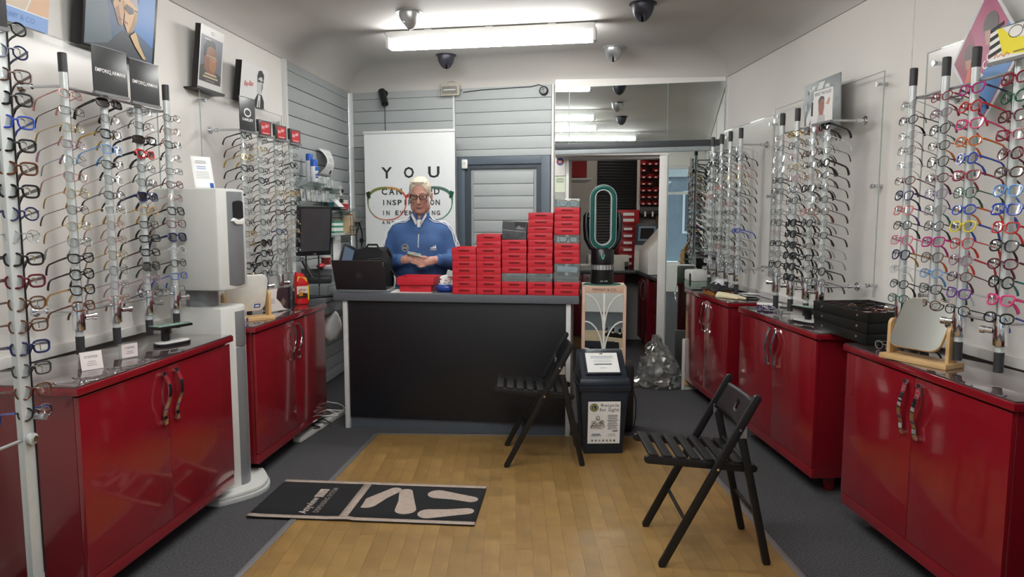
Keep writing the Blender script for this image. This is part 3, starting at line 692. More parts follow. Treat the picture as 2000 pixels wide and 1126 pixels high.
def rack(P, rz, ts, off, zbase, label, tx0, tx1, side, pz0=1.10, pz1=2.335):
    """side=+1 left wall (local x grows with t), -1 right wall"""
    tc_ = sum(ts) / len(ts)
    r = thing('spectacle_rack', label, 'display rack', P(tc_, 0, .92), rz)
    loc = lambda t: side * (t - tc_)
    a, b = sorted((loc(tx0), loc(tx1)))
    sh = MB().box(a, b, -.054, -.050, pz0 - .92, pz1 - .92).build('back_sheet', acr_sheet, r, smooth=False)
    MB().box(a, a + .003, -.0555, -.0495, pz0 - .92, pz1 - .92).box(b - .003, b, -.0555, -.0495, pz0 - .92, pz1 - .92).box(a, b, -.0555, -.0495, pz1 - .923, pz1 - .92).build('sheet_edge', acr_edge, sh, smooth=False)
    for x in (a + .06, b - .06):
        for z in (pz0 - .86, (pz0 + pz1) / 2 - .92, pz1 - .98): put('standoff', STAND_ME, brushed, sh, (x, -.05, z))
    xs = sorted(loc(t) for t in ts)
    for z in (2.08, 1.145):
        MB().cyl((xs[0], -off + .02, z - .92), (xs[-1], -off + .02, z - .92), .0065, n=10).build('rail', brushed, r)
        for x in (xs[0], xs[-1]):
            put('flange', FLANGE_ME, chrome, r, (x, -.054, z - .92))
            MB().cyl((x, -.1, z - .92), (x, -off, z - .92), .0065, n=10).build('arm', brushed, r)
    for t in ts:
        p = put('pole', POLE_ME, pole_m, r, (loc(t), -off, zbase - .92))
        put('cap', CAP_ME, grey_cap, p, (0, 0, 1.17)); put('cap', CAP_ME, grey_cap, p, (0, 0, -.002))
        put('lock', LOCK_ME_R if side > 0 else LOCK_ME, chrome, p, (0, 0, .10))
        put('rod', ROD_ME, M('dark_steel', '#3a3b3d', .3, .8), p, (side * .019, -.004, .06))
        for i in range(14): put('hook', HOOK_ME, chrome, p, (side * .019, -.004, ZG - zbase - i * SP + .004))
    return r
def fill(P, rz, ts, off, side, spec, where, group, a, poles, seed, n=14):
    rr = random.Random(seed)
    for pi, t in enumerate(ts):
        for i in range(n):
            e = spec[pi][i] if i < len(spec[pi]) else None
            if not e: continue
            colour, shape, rim = e[0], e[1], e[2]; tint = e[3] if len(e) > 3 else None; tmp = e[4] if len(e) > 4 else None
            p = P(t, off + .024, ZG - i * SP - .008) + (dL if side > 0 else -dR) * .010
            kind = 'sunglasses' if tint else 'glasses'
            nm = {'rimless': 'rimless', 'metal': 'wire', 'thin': 'slim', 'acetate': 'plastic', 'bold': 'chunky'}[rim]
            lab = '%s %s %s, %s from top, %s' % (colour, nm, kind, ORD[i], poles[pi] % where)
            glasses(p, rz + side * -a, colour, shape, rim, lab, tint, group, tmp, tilt=rr.uniform(-.05, .05) - .27, yaw=rr.uniform(-.09, .09), roll=rr.uniform(-.03, .03))
def rnd(seed, n, cols, shapes, rims):
    r = random.Random(seed); return [(r.choice(cols), r.choice(shapes), r.choice(rims)) for _ in range(n)]
A_YAW = .13
S4 = ['rect', 'oval', 'square', 'panto', 'cat', 'round']
LA_T = [3.015, 3.255, 3.50, 3.735]; LA_OFF = .255
rack(LP, RL, LA_T, LA_OFF, .965, 'clear backed rack of four spectacle poles at front left under the blue poster', 2.62, 3.98, 1)
W, A_, B_, T_ = 'metal', 'acetate', 'bold', 'thin'
LA_S = [
 [('rose','oval',T_),('black','rect',W),('gold','oval',W),('mauve','rect',T_),('grey','round',W),('rose','panto',W),('gold','round',W),('brown','oval',W),('gold','oval',W),('silver','oval',T_),('black','cat',A_),('black','panto',A_),('black','cat',A_,None,'tan'),('tortoise','square',A_)],
 [('black','wrap',B_,'dark'),('gunmetal','oval',W),('black','square',A_,None,'gold'),('pale blue','square',T_),('black','cat',T_),('silver','panto',W),('charcoal','oval',T_),('clear','square',T_,None,'gold'),('rose','round',W),('rose','oval',W),('gold','panto',W),('grey','round',T_),('mauve','oval',W),('rose','cat',T_)],
 [('gunmetal','rect',W),('black','rect',W),('black','wrap',B_,'dark'),('red','cat',B_,'redlens','black'),('black','oval',W),('charcoal','oval',W),('navy','square',B_,'bluelens'),('tan','square',T_),('black','rect',T_),('black','rect',A_),('black','rect',A_,None,'brown'),('charcoal','square',A_,'greenlens'),('mauve','cat',T_),('charcoal','rect',T_)],
 [('black','oval',W),('rose','oval',W),('black','cat',T_),('silver','oval',W),('black','rect',W),('maroon','oval',T_),('rose','oval',W),('black','square',A_),('maroon','cat',T_),('navy','square',B_,'bluelens'),('clear','oval',W),('black','oval',T_),('blue','rect',T_),None]]
PL = ['nearest pole of %s', 'second pole of %s', 'third pole of %s', 'furthest pole of %s']
fill(LP, RL, LA_T, LA_OFF, 1, LA_S, 'front left rack', 'spectacles on the front left rack', A_YAW, PL, 1)
LB_T = [4.51, 4.735, 4.98, 5.225]; LB_OFF = .275
rack(LP, RL, LB_T, LB_OFF, .925, 'clear backed rack of four spectacle poles with small red and black signs', 4.42, 5.60, 1, 1.10, 2.315)
bk = ['black', 'black', 'black', 'gunmetal', 'charcoal', 'silver', 'brown', 'gold']
LB_S = [rnd(21, 14, bk, S4, [W, T_, A_]), rnd(22, 14, bk, S4, [W, T_, T_, A_]), rnd(23, 14, bk + ['maroon'], S4, [W, T_, A_]), rnd(24, 14, bk, S4, [W, W, A_])]
LB_S[1][10] = ('black', 'panto', B_, 'dark'); LB_S[1][11] = ('black', 'square', B_, None); LB_S[1][12] = ('black', 'square', B_, None); LB_S[2][9] = ('navy', 'square', A_); LB_S[3][9] = ('tan', 'rect', W); LB_S[0][12] = ('black', 'square', B_)
for i in range(4): LB_S[i][13] = None if i > 1 else LB_S[i][13]
fill(LP, RL, LB_T, LB_OFF, 1, LB_S, 'rack with red signs', 'spectacles on the rack with red signs', A_YAW, PL, 2)
RA_T = [2.65, 2.88, 3.06, 3.285]; RA_OFF = .275
rack(RP, RR, RA_T, RA_OFF, .962, 'clear backed rack of colourful spectacles at front right above the table mirror', 2.1, 3.54, -1)
RA_S = [  # from the nearest pole
 [('crimson','panto',A_),('green','round',A_),('maroon','panto',A_),('crimson','cat',A_),('maroon','round',A_),('brown','oval',A_),('pale blue','panto',A_),('blue','square',B_),('red','square',A_),('black','panto',A_),('maroon','oval',A_),('black','round',A_,None,'teal'),('pink','cat',B_),('black','oval',A_,None,'blue')],
 [('magenta','cat',A_,None,'navy'),('red','round',A_),('pink','cat',A_),('orange','oval',A_),('blue','round',A_),('crimson','cat',A_),('green','panto',T_),('blue','oval',A_,None,'orange'),('yellow','panto',A_,None,'blue'),('red','panto',T_),('mauve','round',A_,None,'red'),('maroon','oval',T_),('purple','cat',A_,None,'clear'),('black','oval',T_)],
 [('crimson','oval',T_),('mauve','oval',T_),('black','panto',T_,None,'teal'),('black','oval',T_,None,'orange'),('black','panto',T_),('maroon','oval',T_),('purple','panto',W),('grey','panto',T_,None,'teal'),('charcoal','round',T_),('magenta','square',A_),('brown','panto',T_,None,'orange'),('pale blue','oval',T_),('black','cat',T_,None,'green'),('tortoise','oval',T_)],
 [('silver','round','rimless'),('black','oval',T_),('silver','oval','rimless'),('brown','round',W),('clear','oval',W),('maroon','oval',T_),('navy','panto',A_),('red','square',T_,None,'purple'),('black','oval',T_),('pink','square',T_),('navy','panto',A_,None,'gold'),('clear','oval',W),('black','oval',T_),('green','oval',T_)]]
fill(RP, RR, RA_T, RA_OFF, -1, RA_S, 'colourful right rack', 'colourful spectacles on the front right rack', A_YAW, PL, 3)
RB_T = [4.05, 4.22, 4.43, 4.645]; RB_OFF = .28
rack(RP, RR, RB_T, RB_OFF, .955, 'clear backed rack of four spectacle poles above the black trays on the right', 3.90, 5.30, -1, 1.10, 2.325)
mx = ['black', 'black', 'charcoal', 'gunmetal', 'silver', 'silver', 'clear', 'brown', 'rose', 'gold']
RB_S = [rnd(31, 14, mx, S4, [W, T_, T_]), rnd(32, 14, mx, S4, [W, T_, A_]), rnd(33, 14, mx, S4, [W, T_, A_]), rnd(34, 14, mx, S4, [W, T_, 'rimless'])]
RB_S[0][0] = ('black', 'round', B_, 'dark'); RB_S[0][3] = ('black', 'round', B_, 'dark')
for i in (8, 9, 10, 11, 12, 13): RB_S[2][i] = ('black', 'square', B_, 'dark')
RB_S[3][4] = ('charcoal', 'rect', A_); RB_S[1][5] = ('black', 'square', B_); RB_S[3][10] = ('black', 'rect', A_); RB_S[3][12] = ('black', 'square', A_); RB_S[0][12] = ('black', 'panto', A_)
fill(RP, RR, RB_T, RB_OFF, -1, RB_S, 'right rack above black trays', 'spectacles on the right rack above the trays', A_YAW, PL, 4)
RC_T = [5.40, 5.62, 5.815, 6.03]; RC_OFF = .265
rack(RP, RR, RC_T, RC_OFF, .955, 'clear backed rack of four spectacle poles beside the corner mirror', 5.315, 6.36, -1, 1.10, 2.29)
RC_S = [rnd(41, 14, mx, S4, [W, T_]), rnd(42, 14, mx, S4, [W, T_]), rnd(43, 14, mx, S4, [W, T_, A_]), rnd(44, 14, mx, S4, [W, A_, A_])]
RC_S[0][9] = ('blue', 'rect', A_); RC_S[0][5] = ('black', 'oval', T_); RC_S[3][1] = ('black', 'panto', B_, 'dark')
fill(RP, RR, RC_T, RC_OFF, -1, RC_S, 'rack beside corner mirror', 'spectacles on the rack beside the corner mirror', A_YAW, PL, 5)
# tall floor rack at the left edge
ZB = 2.16
tr_ = thing('spectacle_rack', 'tall slim floor rack of chunky spectacles at the left edge', 'display rack', (-1.665, 2.36, 0), RL)
pm = MB().box(-.026, .026, -.010, .014, 0, 2.62).build('pole', pole_m, tr_, bev=.004)
MB().cyl((.024, -.012, .3), (.024, -.012, 2.5), .003, n=8).build('rod', M('dark_steel'), pm)
MB().cyl((.03, -.012, .86), (.03, -.05, .86), .012, n=14).build('knob', brushed, pm)
MB().cyl((.0, -.012, .79), (.0, -.026, .79), .02, n=18).build('bush', M('clear_plastic_grey', '#c8ccca', .2), pm)
MB().cyl((.0, -.026, .79), (.0, -.034, .79), .011, n=14).build('screw', chrome, pm)
MB().cyl((-.75, .0, .79), (0, 0, .79), .006, n=10).build('rail', brushed, tr_)
MB().cyl((-.75, .0, 2.3), (0, 0, 2.3), .006, n=10).build('rail', brushed, tr_)
MB().cyl((-.085, .03, .79), (-.085, .03, 2.3), .004, n=8).build('wire', brushed, tr_)
MB().box(-.797, -.753, -.012, .012, 0, 2.62).build('pole', pole_m, tr_, bev=.004)
MB().lathe([(.15, 0), (.15, .012), (.03, .022)], 28).build('base_plate', brushed, tr_); MB().lathe([(.15, 0), (.15, .012), (.03, .022)], 28).build('base_plate', brushed, tr_, (-.775, 0, 0))
L0 = [('black','round',A_),('navy','round',A_),('brown','square',A_),('black','square',B_),('blue','square',A_),('black','square',B_),('tortoise','square',B_),('black','square',B_),('navy','round',A_),('silver','round',W),('black','square',B_),('maroon','square',B_),('tortoise','panto',A_),('tortoise','square',A_),('navy','square',B_),('charcoal','square',A_),('tortoise','panto',A_),('black','round',A_,None,'blue')]
for i, e in enumerate(L0):
    z = ZB - i * .0755
    put('hook', HOOK_ME, chrome, pm, (.024, -.012, z + .01))
    p = Vector((-1.665, 2.36, z)) + dL * .02 + nL * .022
    glasses(p, RL - .42, e[0], e[1], e[2], '%s %s glasses, %s from top, tall rack at left edge' % (e[0], {'metal': 'wire', 'acetate': 'plastic', 'bold': 'chunky'}[e[2]], ORD[i]), None, 'spectacles on the tall left edge rack', e[4] if len(e) > 4 else None, tilt=-.15)

# one more rack and cabinet nearer the entrance on the right, seen only in the corner mirror
cabinet(RP, RR, 1.05, 2.18, .415, 'red gloss two door cabinet nearest the entrance on the right, seen in the mirror')
RE_T = [1.25, 1.48, 1.71, 1.94]
rack(RP, RR, RE_T, .275, .962, 'clear backed spectacle rack nearest the entrance on the right, seen in the mirror', .95, 2.08, -1)
ex = MB(); re_ = random.Random(77)
for t_ in RE_T:
    for i in range(14):
        fm_, ln, tm = spec_geo(re_.choice(['rect', 'oval', 'square']), 'acetate')
        mt = Matrix.Translation(RP(t_, .311, ZG - i * SP - .008)) @ Matrix.Rotation(RR + .3, 4, 'Z') @ Matrix.Rotation(-.27, 4, 'X')
        for me in (fm_, tm[1], tm[-1]): ex.add([mt @ v.co for v in me.vertices], [tuple(p.vertices) for p in me.polygons])
tag(ex.build('eyeglasses', fcol('charcoal')), 'rows of dark glasses on the rack nearest the entrance', 'glasses', None, 'stuff')
# ------------------------------------------------------------------ reception desk
desk = thing('reception_desk', 'black fronted reception desk with grey top and white ends', 'desk', DP(0), RD)
lam_b = M('black_laminate', '#17181c', .38, var=.05); lam_g = M('grey_laminate', '#5c6066', .4, var=.05, vscale=40); lam_w = M('white_laminate', '#cfd0d0', .4)
MB().box(.035, 1.61, .014, .03, .085, .945).build('front_panel', lam_b, desk, bev=.002)
MB().box(0, .032, 0, .40, 0, .945).build('end_panel', lam_w, desk, bev=.002); MB().box(1.612, 1.644, 0, .40, 0, .945).build('end_panel', lam_w, desk, bev=.002)
MB().box(.032, 1.612, .03, .05, 0, .085).build('plinth', M('blue_grey_plinth', '#4c525a', .5), desk)
MB().box(.032, 1.612, .20, .38, .5, .52).build('shelf', lam_g, desk)
MB().box(-.06, 1.70, -.02, .44, .945, 1.0).build('top', lam_g, desk, bev=.003)
# red job trays
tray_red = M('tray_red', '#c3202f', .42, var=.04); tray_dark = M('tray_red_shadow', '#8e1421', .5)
def tray_mesh(w, d, h):
    k = .003; mb = MB().box(-w / 2, w / 2, 0, d, 0, k)
    mb.box(-w / 2, w / 2, 0, k, 0, h).box(-w / 2, w / 2, d - k, d, 0, h).box(-w / 2, -w / 2 + k, 0, d, 0, h).box(w / 2 - k, w / 2, 0, d, 0, h)
    return mb.mesh('body', .0004)
TW, TDp, TH = .172, .26, .0467
TME = tray_mesh(TW, TDp, TH - .0002)
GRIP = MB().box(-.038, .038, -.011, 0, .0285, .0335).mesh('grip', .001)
clear_tray = clear('clear_tray_plastic', '#eef2f2', .14, .10, '#dfe4e4')
lens_pack = M('lens_packet', '#cfd4d8', .3, var=.3, vscale=40)
stackn = ['leftmost', 'second', 'middle', 'fourth', 'rightmost']
stacks = [(0.893, ['r'] * 7), (1.068, ['r'] * 9), (1.247, ['r', 'r', 'c', 'r', 'r', 'r', 'r', 'r']), (1.428, ['r', 'r', 'c', 'r', 'r', 'r', 'r', 'r', 'r', 'r', 'r', 'r']), (1.612, ['r', 'r', 'c', 'c', 'r', 'r', 'r', 'c', 'r', 'r', 'r', 'r', 'c'])]
rs = random.Random(5)
tops = []
for si, (sx, seq) in enumerate(stacks):
    z = 1.0
    for k, e in enumerate(seq):
        h = TH if e == 'r' else .058
        if e == 'c' and si == 4 and k in (2, 3): h = .064
        dx = rs.uniform(-.0015, .0015) + (.004 if si == 3 and k >= 10 else 0)
        lab = '%s tray, %s from the bottom of the %s tray stack on the desk' % ('red plastic' if e == 'r' else 'clear plastic', ORD[k], stackn[si])
        t = thing('job_tray', lab, 'tray', DP(sx + dx, .012 + (0 if k < 10 or si != 3 else -.004), z), RD, 'trays stacked on the reception desk')
        if e == 'r':
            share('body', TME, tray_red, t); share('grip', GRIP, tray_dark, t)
        else:
            put('body', tray_mesh(TW, TDp, h - .0002), clear_tray, t)
            MB().box(-.07, .07, .02, .22, .004, .010).build('lens_packet', lens_pack, t, (0, 0, 0), (0, .05, .05))
            MB().box(-.068, .07, .015, .02, .006, h * .7).build('job_card', M('job_card_%d' % (k % 3), ['#b9d2e2', '#d9dadc', '#5a5c60'][k % 3], .6, var=.2, vscale=60), t, (0, 0, 0), (0, .07, 0))
            if si == 4 and k in (7, 12):
                fm_, ln, tm = spec_geo('square', 'acetate'); share('frame', fm_, fcol('tan' if k == 12 else 'black'), t, (.01, .012, .028))
        z += h
    tops.append(z)
# boxed photo packet leaning on the middle stack
t = thing('photo_box', 'black and grey patterned box on top of the middle tray stack', 'box', DP(1.243, .03, tops[2]), RD + .05)
MB().box(-.085, .085, 0, .16, 0, .128).build('body', M('grey_photo_card', '#48494b', .4, var=.5, vscale=22), t, (0, 0, 0), (-.06, .04, 0), bev=.002)
Print().rect(-.08, .065, .02, .12, '#3b3c3e').rect(.0, .09, .08, .124, '#141416').poly([(0.01, .075), (.03, .1), (.05, .085), (.08, .07)], '#77797b').line([(-.08, .066), (.082, .055)], .004, '#8f9193').build('printing', t, (0, -.001, 0), (-.06, .04, 0))
# shallow tray pair with folded lid
t = thing('job_tray', 'shallow red tray lying on the desk in front of the man, lower one', 'tray', DP(.515, .10, 1.001), RD)
put('body', tray_mesh(.235, .24, .05), tray_red, t); MB().box(-.04, .04, -.007, 0, .03, .034).build('grip', tray_dark, t)
t = thing('job_tray', 'red tray resting on the shallow tray in front of the man', 'tray', DP(.518, .085, 1.052), RD + .02)
put('body', tray_mesh(.275, .27, .055), tray_red, t); MB().box(-.13, .13, .01, .25, .005, .02).build('cloth', M('lens_packet'), t)
t = thing('paper_sheet', 'white sheet of paper under the red trays on the desk', 'paper', DP(.49, .08, 1.0002), RD + .1)
MB().box(-.15, .15, -.03, .2, 0, .0008).build('sheet', paper, t)
# tissue pack
t = thing('tissue_pack', 'blue packet of tissues with a white tissue pulled out', 'tissues', DP(.722, .10, 1.0), RD)
def pack(u, v):
    a = 2 * PI * u; r = 1 - abs(2 * v - 1) ** 3 * .35
    return (.062 * math.copysign(abs(math.cos(a)) ** .6, math.cos(a)) * r, .05 + .05 * math.copysign(abs(math.sin(a)) ** .6, math.sin(a)) * r, .055 * v)
MB().grid(pack, 24, 8).build('packet', M('blue_film', '#25408f', .25, var=.25, vscale=30), t)
rt_ = random.Random(2); jit = [[rt_.uniform(-.012, .012) for _ in range(3)] for _ in range(200)]
MB().grid(lambda u, v: (-.045 + .10 * u + jit[int(u * 8) * 9 + int(v * 8)][0] + .02 * v, .05 + (.03 * math.sin(u * 9) + jit[int(u * 8) * 9 + int(v * 8)][1]) * (0.3 + v * .7), .045 + .075 * v * (1 - .35 * (u - .3) ** 2 * 4 * .5) + jit[int(u * 8) * 9 + int(v * 8)][2] * .5), 8, 8).build('tissue', M('tissue_white', '#ecebea', .9), t, solid=.001)
# laptop seen from behind
t = thing('laptop', 'open black laptop seen from behind at the left end of the desk', 'laptop', DP(.135, .075, 1.001), RD)
lp = M('laptop_black', '#2b2628', .42, var=.04)
lid = MB().box(-.19, .19, 0, .007, 0, .235).build('lid', lp, t, (-.02, 0, .012), (-.42 + .0, -.12, 0), bev=.003)
lid.rotation_euler = (.38, 0, 0)
Print().ring(0, .115, .023, .023, .002, '#6c686b').text('hp', -.011, .103, .022, .026, '#6c686b', .01, .25).build('emblem', lid)
MB().box(-.185, .185, .006, .007 + .001, .012, .225).build('screen', M('dark_screen'), lid)
MB().box(-.19, .19, .005, .20, 0, .016).build('base', M('laptop_silver', '#a7a8ab', .3, .5), t, (0, 0, 0), (0, 0, 0), bev=.003)
MB().box(-.165, .165, .03, .14, .016, .018).build('keyboard', blackp, t)
# backpack
fab = M('black_fabric', '#161618', .85, bump=.3)
t = thing('backpack', 'black backpack with open flap standing behind the laptop', 'bag', DP(.115, .362, 1.0), RD)
def bagf(u, v):
    a = 2 * PI * u; sq = lambda c, e: math.copysign(abs(c) ** e, c)
    wv = 1 - .25 * max(0, v - .75) / .25
    return (.145 * sq(math.cos(a), .55) * wv + .006 * math.sin(9 * v + 4 * u), .085 * sq(math.sin(a), .55) * wv + .006 * math.sin(13 * u + 5 * v), .005 + .295 * v + .012 * math.sin(6 * u * PI) * v)
bb_ = MB().grid(bagf, 40, 16); bb_.add([bagf(i / 40, 1) for i in range(40)] + [(0, 0, .31)], [(i, (i + 1) % 40, 40) for i in range(40)])
bb_.build('body', fab, t)
MB().prism([(-.07, .02), (.13, .02), (.14, .20), (.10, .235), (.0, .225), (-.05, .15)], -.105, -.08, 'y').build('front_pocket', fab, t, bev=.012)
MB().tube([(-.045, -.107, .15), (.0, -.109, .225), (.10, -.108, .235)], .0025, 5).build('zip', M('zip_grey', '#6c6a6e', .4, .6), t)
MB().box(.095, .112, -.108, -.104, .17, .205).build('zip_pull', M('pull_tan', '#8f8a72', .5), t); MB().box(-.108, -.096, -.094, -.088, .15, .20).build('zip_pull', M('pull_brass', '#b3a45e', .4, .5), t)
MB().tube([(-.06, .0, .29), (-.04, .0, .33), (.03, .0, .33), (.05, .0, .29)], .008, 6).build('carry_handle', fab, t)
MB().tube([(.13, -.02, .16), (.19, -.05, .10), (.25, -.02, .06), (.26, .02, .02)], .009, 6).build('shoulder_strap', fab, t)
# upright screen / tablet on the desk's left
t = thing('tablet_screen', 'small dark tilted screen with pale blue display behind the laptop', 'screen', DP(-.125, .36, 1.0), RD - .3)
o = MB().box(-.085, .085, 0, .03, 0, .22).build('case', M('slate_plastic', '#2a2e34', .4), t, (0, 0, .11), (-.15, .22, -.35), bev=.006)
MB().box(-.06, .07, -.002, 0, .03, .2).build('display', M('pale_blue_display', '#7f98b4', .25, var=.05), o)
MB().box(-.092, -.085, -.01, .05, 0, .22).build('edge_trim', brushed, o, bev=.002)
MB().prism([(-.07, 0), (.07, 0), (.03, .14), (-.03, .14)], .03, .10, 'y').build('foot', rubber, t)

# ------------------------------------------------------------------ side counter with till behind the left cabinet
t = thing('side_counter', 'grey counter against the left wall behind the desk end', 'counter', LP(5.95, .22), RL)
MB().box(-.62, .95, -.22, .17, .80, .90).build('body', M('counter_grey', '#7a7e80', .5), t, bev=.003)
MB().box(-.64, .97, -.24, .18, .90, .93).build('top', M('counter_top_grey', '#5d6164', .4), t, bev=.004)
t = thing('cash_drawer', 'grey till drawer unit on the side counter', 'till', LP(5.62, .29, .93), RL)
MB().box(-.15, .18, -.14, .16, 0, .085).build('body', M('till_grey', '#6e7275', .45), t, bev=.006)
MB().box(-.13, .16, -.146, -.14, .015, .07).build('drawer', M('till_grey_light', '#8a8e90', .45), t, bev=.003)
t = thing('receipt_printer', 'black hinged lid device standing open on the till', 'printer', LP(5.72, .28, 1.016), RL + .3)
MB().box(-.10, .10, -.09, .09, 0, .05).build('body', rubber, t, bev=.008)
MB().box(-.10, .10, 0, .012, 0, .17).build('lid', rubber, t, (0, .06, .05), (-.45, 0, 0), bev=.004)
MB().box(-.10, -.094, -.003, 0, 0, .17).build('hinge_arm', brushed, t, (0, .05, .05), (-.45, 0, 0))
t = thing('coffee_mug', 'white mug with a red and brown picture beside the monitor stand', 'mug', LP(6.02, .22, 1.12), RL)
MB().lathe([(.034, 0), (.04, .004), (.04, .095), (.037, .095), (.037, .006)], 24).build('cup', M('mug_white', '#e4e2de', .2), t)
MB().lathe([(.0405, .02), (.0405, .08)], 24, caps=False).build('picture', M('mug_picture', '#7e2a22', .3, var=.8, vscale=35), t)
MB().tube([(.038, 0, .08), (.062, 0, .075), (.068, 0, .05), (.06, 0, .025), (.038, 0, .02)], .0055, 8).build('handle', M('mug_white'), t, rot=(0, 0, .4))
t = thing('storage_box', 'flat grey box under the mug on the side counter', 'box', LP(6.02, .20, .93), RL)
MB().box(-.2, .2, -.14, .12, 0, .18).build('body', M('till_grey'), t, bev=.004); MB().box(-.205, .205, -.145, .125, .18, .19).build('lid', M('till_grey_light'), t, bev=.003)
t = thing('red_case', 'small red spectacle case beside the mug', 'case', LP(5.82, .25, 1.12), RL + .2)
MB().ball((0, 0, .022), (.075, .035, .022), 16, 8).build('shell', M('tray_red'), t); MB().tube([(-.076, 0, .022), (0, -.036, .022), (.076, 0, .022)], .002, 4).build('seam', M('tray_red_shadow'), t)
# monitor on a stand
t = thing('monitor', 'black widescreen monitor turned portrait on thin posts beyond the left cabinet', 'monitor', LP(5.42, .34, .93), RL - .62)
o = MB().box(-.145, .145, 0, .035, 0, .37).build('bezel', M('monitor_black', '#1c1d1f', .35), t, (0, -.03, .32), (.10, 0, 0), bev=.006)
MB().box(-.125, .125, -.002, 0, .035, .352).build('screen', M('monitor_panel', '#3f4144', .22), o); MB().box(-.012, .012, -.003, 0, .01, .018).build('emblem', brushed, o)
MB().cyl((-.05, .01, .0), (-.05, .01, .36), .006, n=8).build('post', rubber, t); MB().cyl((.06, .01, .0), (.06, .01, .36), .006, n=8).build('post', rubber, t)
MB().box(-.13, .13, -.08, .09, 0, .012).build('foot', rubber, t, bev=.003)
# ------------------------------------------------------------------ the man behind the desk (signed-distance body, one continuous skin)
def sd_grid(lo, hi, h):
    n = [int(math.ceil((hi[i] - lo[i]) / h)) + 1 for i in range(3)]
    return np.full(n, .08, np.float32), np.array(lo), h
def prim(G, fn, lo, hi, k=.015, sub=False):
    d, o, h = G; n = d.shape
    i0 = [max(0, int((lo[a] - .06 - o[a]) / h)) for a in range(3)]; i1 = [min(n[a], int((hi[a] + .06 - o[a]) / h) + 2) for a in range(3)]
    if any(i1[a] <= i0[a] for a in range(3)): return
    ax = [o[a] + h * np.arange(i0[a], i1[a], dtype=np.float32) for a in range(3)]
    X, Y, Z = np.meshgrid(*ax, indexing='ij', sparse=True)
    q = fn(X, Y, Z).astype(np.float32); sl = tuple(slice(i0[a], i1[a]) for a in range(3)); p = d[sl]
    if sub:
        d[sl] = np.maximum(p, -q); return
    if k > 0:
        t = np.clip(.5 + .5 * (p - q) / k, 0, 1); d[sl] = p * (1 - t) + q * t - k * t * (1 - t)
    else: d[sl] = np.minimum(p, q)
HR = [0.0]; HPIV = Vector((0, -.01, 1.60))
def hrot(p):
    return tuple(HPIV + Matrix.Rotation(HR[0], 3, 'X') @ (Vector(p) - HPIV)) if HR[0] else p
def ell(G, c, r, k=.015, rx=0.0, sub=False):
    c = hrot(c); rx += HR[0]
    cr, sr = math.cos(rx), math.sin(rx)
    def f(X, Y, Z):
        x = X - c[0]; y0 = Y - c[1]; z0 = Z - c[2]; y = y0 * cr + z0 * sr; z = -y0 * sr + z0 * cr
        l = np.sqrt((x / r[0]) ** 2 + (y / r[1]) ** 2 + (z / r[2]) ** 2); g = np.sqrt((x / r[0] ** 2) ** 2 + (y / r[1] ** 2) ** 2 + (z / r[2] ** 2) ** 2) + 1e-6
        return l * (l - 1) / g
    R = max(r); prim(G, f, [c[i] - R for i in range(3)], [c[i] + R for i in range(3)], k, sub)
def cone(G, a, b, ra, rb, k=.012):
    a = np.array(hrot(a)); b = np.array(hrot(b)); ba = b - a; L2 = float(ba @ ba)
    def f(X, Y, Z):
        t = np.clip(((X - a[0]) * ba[0] + (Y - a[1]) * ba[1] + (Z - a[2]) * ba[2]) / L2, 0, 1)
        return np.sqrt((X - a[0] - t * ba[0]) ** 2 + (Y - a[1] - t * ba[1]) ** 2 + (Z - a[2] - t * ba[2]) ** 2) - (ra + (rb - ra) * t)
    R = max(ra, rb); prim(G, f, np.minimum(a, b) - R, np.maximum(a, b) + R, k)
def chain(G, pts, rs_, k=.006):
    for i in range(len(pts) - 1): cone(G, pts[i], pts[i + 1], rs_[i], rs_[i + 1], k)
def cutz(G, z, above):
    d, o, h = G; zz = o[2] + h * np.arange(d.shape[2]); q = (zz - z) if not above else (z - zz)
    d[:] = np.maximum(d, q[None, None, :].astype(np.float32))
